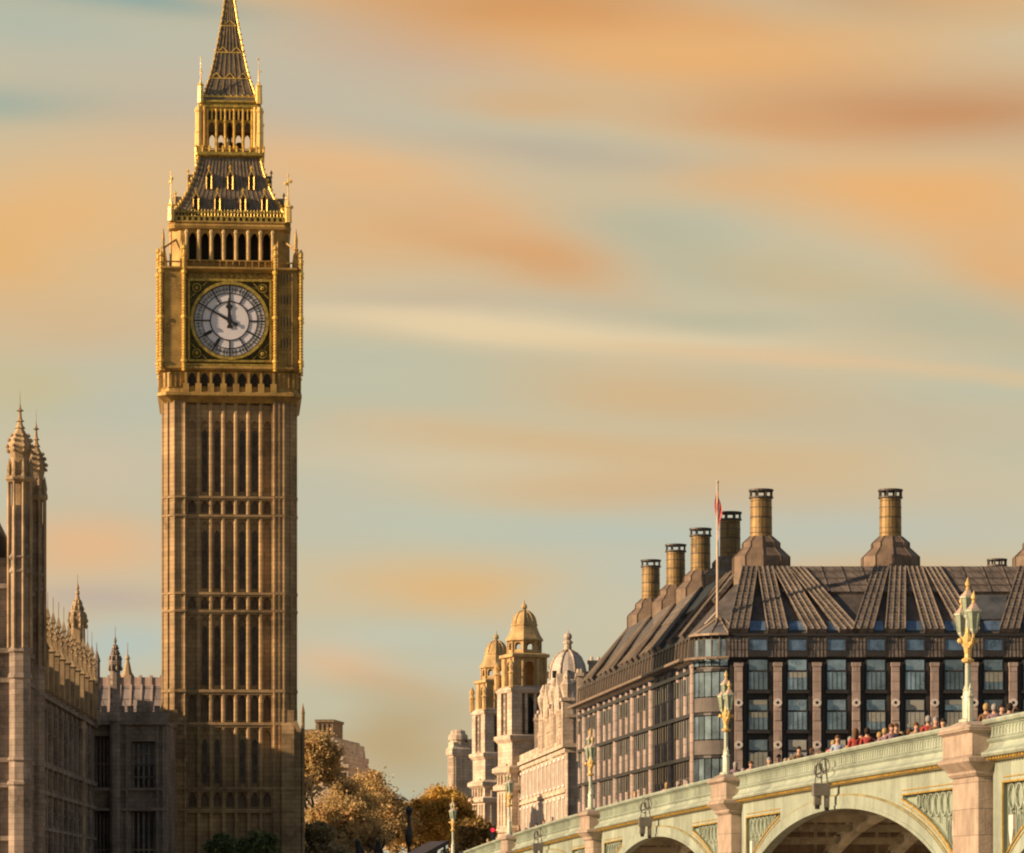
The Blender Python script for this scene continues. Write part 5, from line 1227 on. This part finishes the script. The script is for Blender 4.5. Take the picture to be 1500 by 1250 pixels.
# lamps on the piers
def bridge_lamp():
    root = empty('bridge_lamp', (0,0,0), BA, '', 'street lamp', 'triple lanterns on the bridge piers')
    b = MB(); b.lathe([(.26,0),(.26,.08),(.15,.12),(.13,.62),(.10,.78),(.085,.9)], 8, 0, 0, math.pi/8)
    b.lathe([(.085,.88),(.082,1.62),(.075,1.70)], 10); b.build('column', lamp_g, root)
    for (dx, dy) in ((0,-.30),(0,.30)):
        s = MB(); s.lathe([(.085,0),(.085,.70),(.115,.72),(.115,.76),(.07,.80),(.055,.92),(.075,.95),(.045,.99),(.008,1.12)], 6, dx, dy); s.tube((dx,dy,.55), (dx*.35,dy*.35,.78), .028, .03, 5); s.tube((dx*.9,dy*.9,.86), (0,0,.86), .02, .02, 4)
        s.build('spirelet', lamp_g, root)
    g = MB(); g.lathe([(.07,1.69),(.17,1.74),(.19,1.80),(.10,1.86),(.09,1.96),(.12,2.12),(.17,2.26),(.19,2.36),(.13,2.46),(.08,2.56),(.06,2.72)], 10)
    for s_ in (-1, 1):
        g.path([(0,s_*.08,2.16),(0,s_*.28,2.18),(0,s_*.50,2.26),(0,s_*.62,2.40),(0,s_*.66,2.52)], .04, 6); g.ball((0,s_*.33,2.24), .075, 8, 5)
        g.ball((s_*.23,0,2.34), .08, 8, 5)
    g.build('gilded_knop', lamp_gold, root)
    u = MB(); u.lathe([(.065,2.70),(.055,3.04)], 8); u.build('upper_stem', lamp_g, root)
    def lantern(cy, zb, sc=1.0):
        l = MB(); l.lathe([(.05,zb-.10),(.11,zb-.02),(.145*sc,zb),(.145*sc,zb+.03)], 6, 0, cy); 
        l.lathe([(.24*sc,zb+.50),(.28*sc,zb+.53),(.28*sc,zb+.57),(.24*sc,zb+.59)], 6, 0, cy)
        for j in range(6):
            a = 2*math.pi*j/6; l.tube((.145*sc*math.cos(a),cy+.145*sc*math.sin(a),zb+.02), (.235*sc*math.cos(a),cy+.235*sc*math.sin(a),zb+.52), .016, .016, 4)
        o = l.build('lantern', lamp_g, root)
        p = MB(); p.lathe([(.135*sc,zb+.03),(.225*sc,zb+.50)], 6, 0, cy); p.build('glass_panes', lamp_gl, o)
        h = MB(); h.lathe([(.265*sc,zb+.585),(.17*sc,zb+.66),(.10*sc,zb+.74),(.05,zb+.76)], 6, 0, cy); h.build('hood', lamp_pk, o)
        f = MB(); f.lathe([(.05,zb+.75),(.06,zb+.80),(.035,zb+.84),(.075,zb+.90),(.07,zb+.97),(.03,zb+1.04),(.006,zb+1.12)], 8, 0, cy); f.build('finial', lamp_gold, o)
    lantern(0, 3.04, .84); lantern(-.68, 2.60, .84); lantern(.68, 2.60, .84)
    return root
LAMP_LABELS = {97.8: 'largest triple lantern lamp, pale green and gold, on the nearest bridge pier at right', 135.9: 'triple lantern lamp on the pier before the rounded glass corner of the office building',
    173.9: 'triple lantern lamp on the pier where the office building meets the ornate stone range', 208.9: 'small triple lantern lamp standing before the twin cupola towers', 242.8: 'smallest triple lantern lamp, pale green, before the ochre autumn tree', 59.3: 'triple lantern lamp on the bridge pier beyond the right edge'}
first = None
for Y in (97.8, 135.9, 173.9, 208.9, 242.8):
    if first is None: first = L_ = bridge_lamp()
    else: L_ = copy_tree(first)
    p = BT @ Vector((-.36, U(Y), topz(U(Y))-.01)); L_.location = p; L_['label'] = LAMP_LABELS[Y]

# lights hung on the bridge face above each arch crown
def arch_light():
    root = empty('navigation_light', (0,0,0), BA, '', 'light fitting', 'light fittings above the arch crowns')
    b = MB(); b.box(-.62, -.04, -.16, .16, -.40, .02); b.box(-.58, -.34, -.12, .12, -.72, -.39); b.box(-.20, -.06, -.12, .12, -.80, -.39); b.build('housing', grey_m, root)
    h = MB()
    for (cx, cz, r) in ((-.42,.45,.15),(-.22,.62,.17)):
        h.path([(cx+r*math.cos(2*math.pi*j/14), -.03, cz+r*1.5*math.sin(2*math.pi*j/14)) for j in range(15)], .026, 5)
    h.tube((-.55,0,0), (-.46,0,.8), .026, .026, 5); h.tube((-.1,0,0), (-.2,0,.95), .026, .026, 5); h.tube((-.32,0,0), (-.32,0,.7), .035, .035, 5); h.tube((-.5,0,.3), (-.1,0,.5), .026, .026, 5); h.build('bracket_scroll', grey_m, root)
    l = MB(); l.lathe([(.08,-.86),(.10,-.72)], 8, -.46, 0); l.lathe([(.07,-.92),(.09,-.80)], 8, -.13, 0); l.build('lamp_lens', black_i, root)
    return root
first = None
for Y, lb in ((116.6, 'grey iron light fitting with wire scrolls above the nearest arch crown'), (154.6, 'grey iron light fitting above the crown of the middle visible arch'), (193.0, 'small grey light fitting above the farthest visible arch crown')):
    if first is None: first = a_ = arch_light()
    else: a_ = copy_tree(first)
    a_.location = BT @ Vector((-.30, U(Y), topz(U(Y))-1.12)); a_['label'] = lb

# ------------------------------------------------------------------ people on the pavement
def person_meshes():
    dg = None
    def skin(name, verts, edges, rad, m_, lv=1):
        me = bpy.data.meshes.new(name); me.from_pydata(verts, edges, []); bq = bmesh.new(); bq.from_mesh(me); bq.verts.layers.skin.verify(); bq.to_mesh(me); bq.free()
        o = bpy.data.objects.new(name, me); scene.collection.objects.link(o); mo = o.modifiers.new('s', 'SKIN'); mo.use_smooth_shade = True
        for i, r in enumerate(rad): sv = me.skin_vertices[0].data[i]; sv.radius = r if isinstance(r, tuple) else (r, r); sv.use_root = (i == 0)
        sb = o.modifiers.new('b', 'SUBSURF'); sb.levels = lv; sb.render_levels = lv
        bpy.context.view_layer.update(); d = bpy.context.evaluated_depsgraph_get(); r = bpy.data.meshes.new_from_object(o.evaluated_get(d)); r.name = name
        bpy.data.objects.remove(o); r.materials.clear(); r.materials.append(m_); return r
    out = []
    for v in range(3):
        st = (.10, -.16, .22)[v]; arm = (.12, -.10, .25)[v]; bend = (0, 1, 0)[v]
        V = [(0,0,.95),(0,0,1.12),(0,0,1.32),(0,0,1.47),(0,-.01,1.56),(0,-.015,1.64),(0,-.01,1.74),
             (.10,0,.90),(.11,st*.5-.03,.50),(.11,st,.09),(.11,st-.14,.04), (-.10,0,.90),(-.11,-st*.5-.03,.50),(-.11,-st,.09),(-.11,-st-.14,.04),
             (.19,0,1.42),(.23,arm*.5+.02,1.15),(.22,arm-.10*bend,.92 if not bend else 1.08),(.215,arm-.03-.14*bend,.83 if not bend else 1.12),
             (-.19,0,1.42),(-.23,-arm*.5+.02,1.15),(-.22,-arm-.02,.92),(-.215,-arm-.05,.83)]
        E = [(0,1),(1,2),(2,3),(3,4),(4,5),(5,6),(0,7),(7,8),(8,9),(9,10),(0,11),(11,12),(12,13),(13,14),(3,15),(15,16),(16,17),(17,18),(3,19),(19,20),(20,21),(21,22)]
        Rd = [(.15,.11),(.13,.095),(.15,.10),(.075,.07),(.05,.052),(.082,.095),(.075,.088),.085,.058,.042,.035,.085,.058,.042,.035,.055,.043,.033,.03,.055,.043,.033,.03]
        # hands: five short fingers each side
        for b_ in (18, 22):
            x, y, z = V[b_]; sx = 1 if b_ == 18 else -1
            for f_, (dy, L_) in enumerate(((-.035,.045),(-.018,.075),(0,.085),(.018,.078),(.034,.06))):
                V.append((x, y+dy*.8, z-.03)); E.append((b_, len(V)-1)); Rd.append(.012); V.append((x-.015*sx, y+dy*1.1, z-.03-L_)); E.append((len(V)-2, len(V)-1)); Rd.append(.008)
        # nose and ears
        for q_, r_ in (((0,-.118,1.635),.014),((.085,0,1.64),.016),((-.085,0,1.64),.016)): V.append(q_); E.append((5, len(V)-1)); Rd.append(r_)
        body = skin('body', V, E, Rd, skin_m)
        Vc = [(0,0,.86),(0,0,1.12),(0,0,1.33),(0,0,1.46)]+[V[i] for i in (15,16,17)]+[V[i] for i in (19,20,21)]; Ec = [(0,1),(1,2),(2,3),(3,4),(4,5),(5,6),(3,7),(7,8),(8,9)]
        coat = skin('coat', Vc, Ec, [(.19,.145),(.165,.125),(.18,.13),(.10,.09),.075,.062,.048,.075,.062,.048], skin_m)
        Vt = [(0,0,.96)]+[V[i] for i in (7,8,9)]+[V[i] for i in (11,12,13)]; trous = skin('trousers', Vt, [(0,1),(1,2),(2,3),(0,4),(4,5),(5,6)], [(.165,.125),.105,.078,.06,.105,.078,.06], skin_m)
        hairs = MB(); 
        hairs.lathe([(.075,1.60 if v != 1 else 1.44),(.098,1.66),(.105,1.72),(.088,1.79),(.045,1.83),(.004,1.84)], 12, 0, .022); hr = hairs.build('hair', skin_m); hm = hr.data; bpy.data.objects.remove(hr); hm.shade_smooth()
        out.append((body, coat, trous, hm))
    return out
PM = person_meshes()
COATS = {'red': (.34,.06,.05), 'black': (.03,.028,.03), 'navy': (.04,.05,.12), 'grey': (.20,.19,.19), 'brown': (.16,.09,.05), 'white': (.45,.40,.38), 'pink': (.55,.25,.25), 'tan': (.36,.25,.15), 'mauve': (.25,.16,.20), 'pale blue': (.32,.38,.50)}
HAIR = {'dark': (.03,.02,.015), 'brown': (.12,.06,.03), 'fair': (.40,.27,.12), 'grey': (.30,.28,.27)}
def cloth(n, c): return mat(n, c, rough=.9, var=.15, scale=4, streak=0, bump=.1)
def person(v, Y, side, coat, hair, face, h, label):
    p = BT @ Vector((side, U(Y), topz(U(Y))-1.02))
    root = empty('person', p, BA+(0 if face > 0 else math.pi)+random.uniform(-.35,.35), label, 'person', 'people walking over the bridge'); root.scale = (h/1.8,)*3
    b, c, t, hm = PM[v]; parts = [('body', b, skin_m), ('coat', c, cloth(coat.replace(' ', '_')+'_coat_cloth', COATS[coat])), ('trousers', t, cloth('dark_trouser_cloth', (.05,.05,.06))), ('hair', hm, cloth(hair+'_hair', HAIR[hair]))]
    for nm, me, mm in parts:
        o = bpy.data.objects.new(nm, me); C.objects.link(o); o.parent = root; o.material_slots[0].link = 'OBJECT'; o.material_slots[0].material = mm
# photo x positions of the walkers (px), grouped by the span they walk behind
rp = random.Random(21)
ORD = ['first','second','third','fourth','fifth','sixth','seventh','eighth','ninth','tenth','eleventh','twelfth','thirteenth','fourteenth','fifteenth','sixteenth','seventeenth','eighteenth','nineteenth','twentieth']
spans = [('behind the nearest arch', [1078,1090,1101,1113,1128,1142,1158,1171,1190,1206,1214,1228,1247,1262,1271,1290,1307,1322,1334,1352], ['mauve','red','pink','red','brown','grey','mauve','brown','red','brown','white','pale blue','tan','pink','red','brown','mauve','black','brown','grey']),
         ('in the crowd\'s back row', [1152,1164,1180,1199,1222,1237,1254,1280,1297,1314,1344,1361,1372,1384], ['brown','tan','mauve','grey','pink','brown','red','grey','mauve','black','tan','red','brown','mauve']),
         ('right of the nearest pier', [1446,1458,1470,1481,1492], ['brown','mauve','black','grey','brown']),
         ('behind the middle arch', [884,905,931,958,977,996,1008,1021], ['black','brown','grey','red','pink','mauve','brown','black']),
         ('behind the third arch', [760,771,786,797,809,822,831], ['brown','tan','black','brown','red','black','brown']),
         ('left of the fourth pier', [682,691,699,707,715], ['pink','tan','white','brown','pink'])]
for where, xs, cs in spans:
    for i, (px, c) in enumerate(zip(xs, cs)):
        side = rp.uniform(.7, 2.6); b = BX0+side; Y = b*F/(px-155); hr = rp.choice(list(HAIR)); h = rp.uniform(1.62, 1.84)
        person(rp.randrange(3), Y, side, c, hr, rp.choice((-1, 1)), h, f'walker in {c} coat, {hr} hair, {ORD[i]} from left {where}')

# ------------------------------------------------------------------ small street things
def lamp_post():
    Y = 300.0; k = Y/F; root = empty('lamp_post', ((599-750)*k, Y, 0), 0, 'black cast iron lamp post with a small round hood, in front of the autumn trees', 'lamp post')
    H = 2+(1314-1180)*k; p = MB(); p.lathe([(.42,0),(.42,.5),(.28,.7),(.22,2.6),(.16,3.0),(.14,H-3.6),(.30,H-3.2),(.34,H-2.6),(.26,H-2.1),(.16,H-1.8),(.13,H-.9)], 10); p.build('post', black_i, root)
    l = MB(); l.lathe([(.14,H-.9),(.22,H-.8),(.30,H-.42)], 8); l.build('lantern', win_d, root)
    h = MB(); h.lathe([(.42,H-.42),(.40,H-.32),(.18,H-.14),(.05,H)], 10); h.build('hood', black_i, root)
lamp_post()
def traffic_light():
    Y = 236.0; k = Y/F; root = empty('traffic_light', ((722-750)*k, Y, 0), 0, 'black traffic signal showing red, left of the fourth bridge pier', 'traffic light')
    z = 2+(1314-1216)*k; p = MB(); p.tube((0,0,0), (0,0,z-.5), .07, .06, 8); p.build('pole', black_i, root)
    h = MB(); h.box(-.2, .2, -.1, .15, z-.9, z+.28); 
    for dz in (0, -.33, -.66): h.lathe([(.01,z+dz+.17),(.15,z+dz+.16),(.15,z+dz+.13)], 8, 0, -.16)
    h.build('housing', black_i, root)
    l = MB(); l.xz([(.14*math.cos(j*math.pi/6), z+.14*math.sin(j*math.pi/6)) for j in range(12)], -.13, -.09); l.build('red_light', mat('red_signal_lens', (.8,.02,.04), rough=.3, var=0, streak=0, bump=0, emit=(1,.03,.06,.7)), root)
    l = MB(); l.xz([(.12*math.cos(j*math.pi/6), z-.33+.12*math.sin(j*math.pi/6)) for j in range(12)], -.12, -.09); l.xz([(.12*math.cos(j*math.pi/6), z-.66+.12*math.sin(j*math.pi/6)) for j in range(12)], -.12, -.09); l.build('unlit_lens', win_d, root)
traffic_light()
def statue():
    Y = 262.0; k = Y/F; root = empty('chariot_statue', ((545-750)*k, Y, 0), R(-20), 'dark bronze statue group with rearing horses on a pale plinth, top only in view', 'statue')
    H = 2+(1314-1228)*k
    p = MB(); p.sq([(2.0,0),(2.0,.5),(1.7,.7),(1.7,H-3.4),(1.9,H-3.3),(1.9,H-3.0)]); p.build('plinth', granite, root)
    def sk(name, V, E, Rd):
        me = bpy.data.meshes.new(name); me.from_pydata(V, E, []); bq = bmesh.new(); bq.from_mesh(me); bq.verts.layers.skin.verify(); bq.to_mesh(me); bq.free()
        o = bpy.data.objects.new(name, me); C.objects.link(o); o.modifiers.new('s', 'SKIN').use_smooth_shade = True
        for i, r in enumerate(Rd): sv = me.skin_vertices[0].data[i]; sv.radius = (r, r); sv.use_root = (i == 0)
        s_ = o.modifiers.new('b', 'SUBSURF'); s_.levels = 1; s_.render_levels = 1; me.materials.append(mat('dark_patina_bronze', (.035,.04,.045), rough=.4, metal=.4, var=.3, scale=2)); o.parent = root; return o
    b = H-3.0
    for s_ in (-.75, .75):   # rearing horses
        V = [(s_-.0,.5,b+1.1),(s_,-.1,b+1.5),(s_,-.5,b+2.0),(s_*1.1,-.8,b+2.6),(s_*1.15,-1.0,b+2.9),(s_*1.15,-1.35,b+2.65),
             (s_+.2,.6,b+.7),(s_+.2,.35,b+.4),(s_+.2,.6,b+.02),(s_-.2,.6,b+.7),(s_-.2,.35,b+.4),(s_-.2,.6,b+.02),(s_+.2,-.8,b+1.7),(s_+.2,-1.2,b+1.9),(s_+.2,-1.25,b+1.5),(s_-.2,-.8,b+1.6),(s_-.2,-1.25,b+1.7),(s_-.2,-1.3,b+1.3),(s_,.9,b+1.2),(s_,1.1,b+.6)]
        sk('horse', V, [(0,1),(1,2),(2,3),(3,4),(4,5),(0,6),(6,7),(7,8),(0,9),(9,10),(10,11),(2,12),(12,13),(13,14),(2,15),(15,16),(16,17),(0,18),(18,19)], [.36,.36,.34,.22,.17,.1,.16,.09,.07,.16,.09,.07,.12,.08,.07,.12,.08,.07,.08,.05])
    V = [(0,1.3,b+1.2),(0,1.25,b+1.8),(0,1.2,b+2.25),(0,1.2,b+2.45),(0,1.18,b+2.75),(.3,1.2,b+2.2),(.55,1.1,b+2.5),(.62,1.0,b+3.0),(-.3,1.2,b+2.2),(-.6,1.1,b+2.45),(-.75,.9,b+2.8),(0,1.35,b+.5),(0,1.35,b+.02)]
    sk('charioteer', V, [(0,1),(1,2),(2,3),(3,4),(2,5),(5,6),(6,7),(2,8),(8,9),(9,10),(0,11),(11,12)], [.3,.24,.24,.09,.15,.12,.08,.05,.12,.08,.05,.32,.36])
    c = MB(); c.lathe([(.75,b+.1),(.85,b+.9),(.8,b+.95)], 12, 0, 1.5); c.build('chariot', mat('dark_patina_bronze', (0,0,0)), root)
statue()
def canopy():
    root = empty('pier_canopy', W(640, 1244, 236), R(20), 'dark sloping roof edge of a riverside pier shelter, low beside the smallest bridge lamp', 'shelter')
    k = 236/F
    r = MB(); r.xz([(-36*k,-20*k),(-28*k,-9*k),(12*k,12*k),(16*k,11*k),(16*k,8*k),(-20*k,-12*k)], -.5, 3.5); r.build('roof', mat('dark_purple_roofing', (.035,.03,.04), rough=.5, var=.2, streak=0), root)
    p = MB()
    for (x, y) in ((-28,0),(12,0),(-28,3),(12,3)): p.tube((x*k,y,-8), (x*k,y,(x+8)*k*.5), .09, .09, 6)
    p.build('post', black_i, root)
canopy()
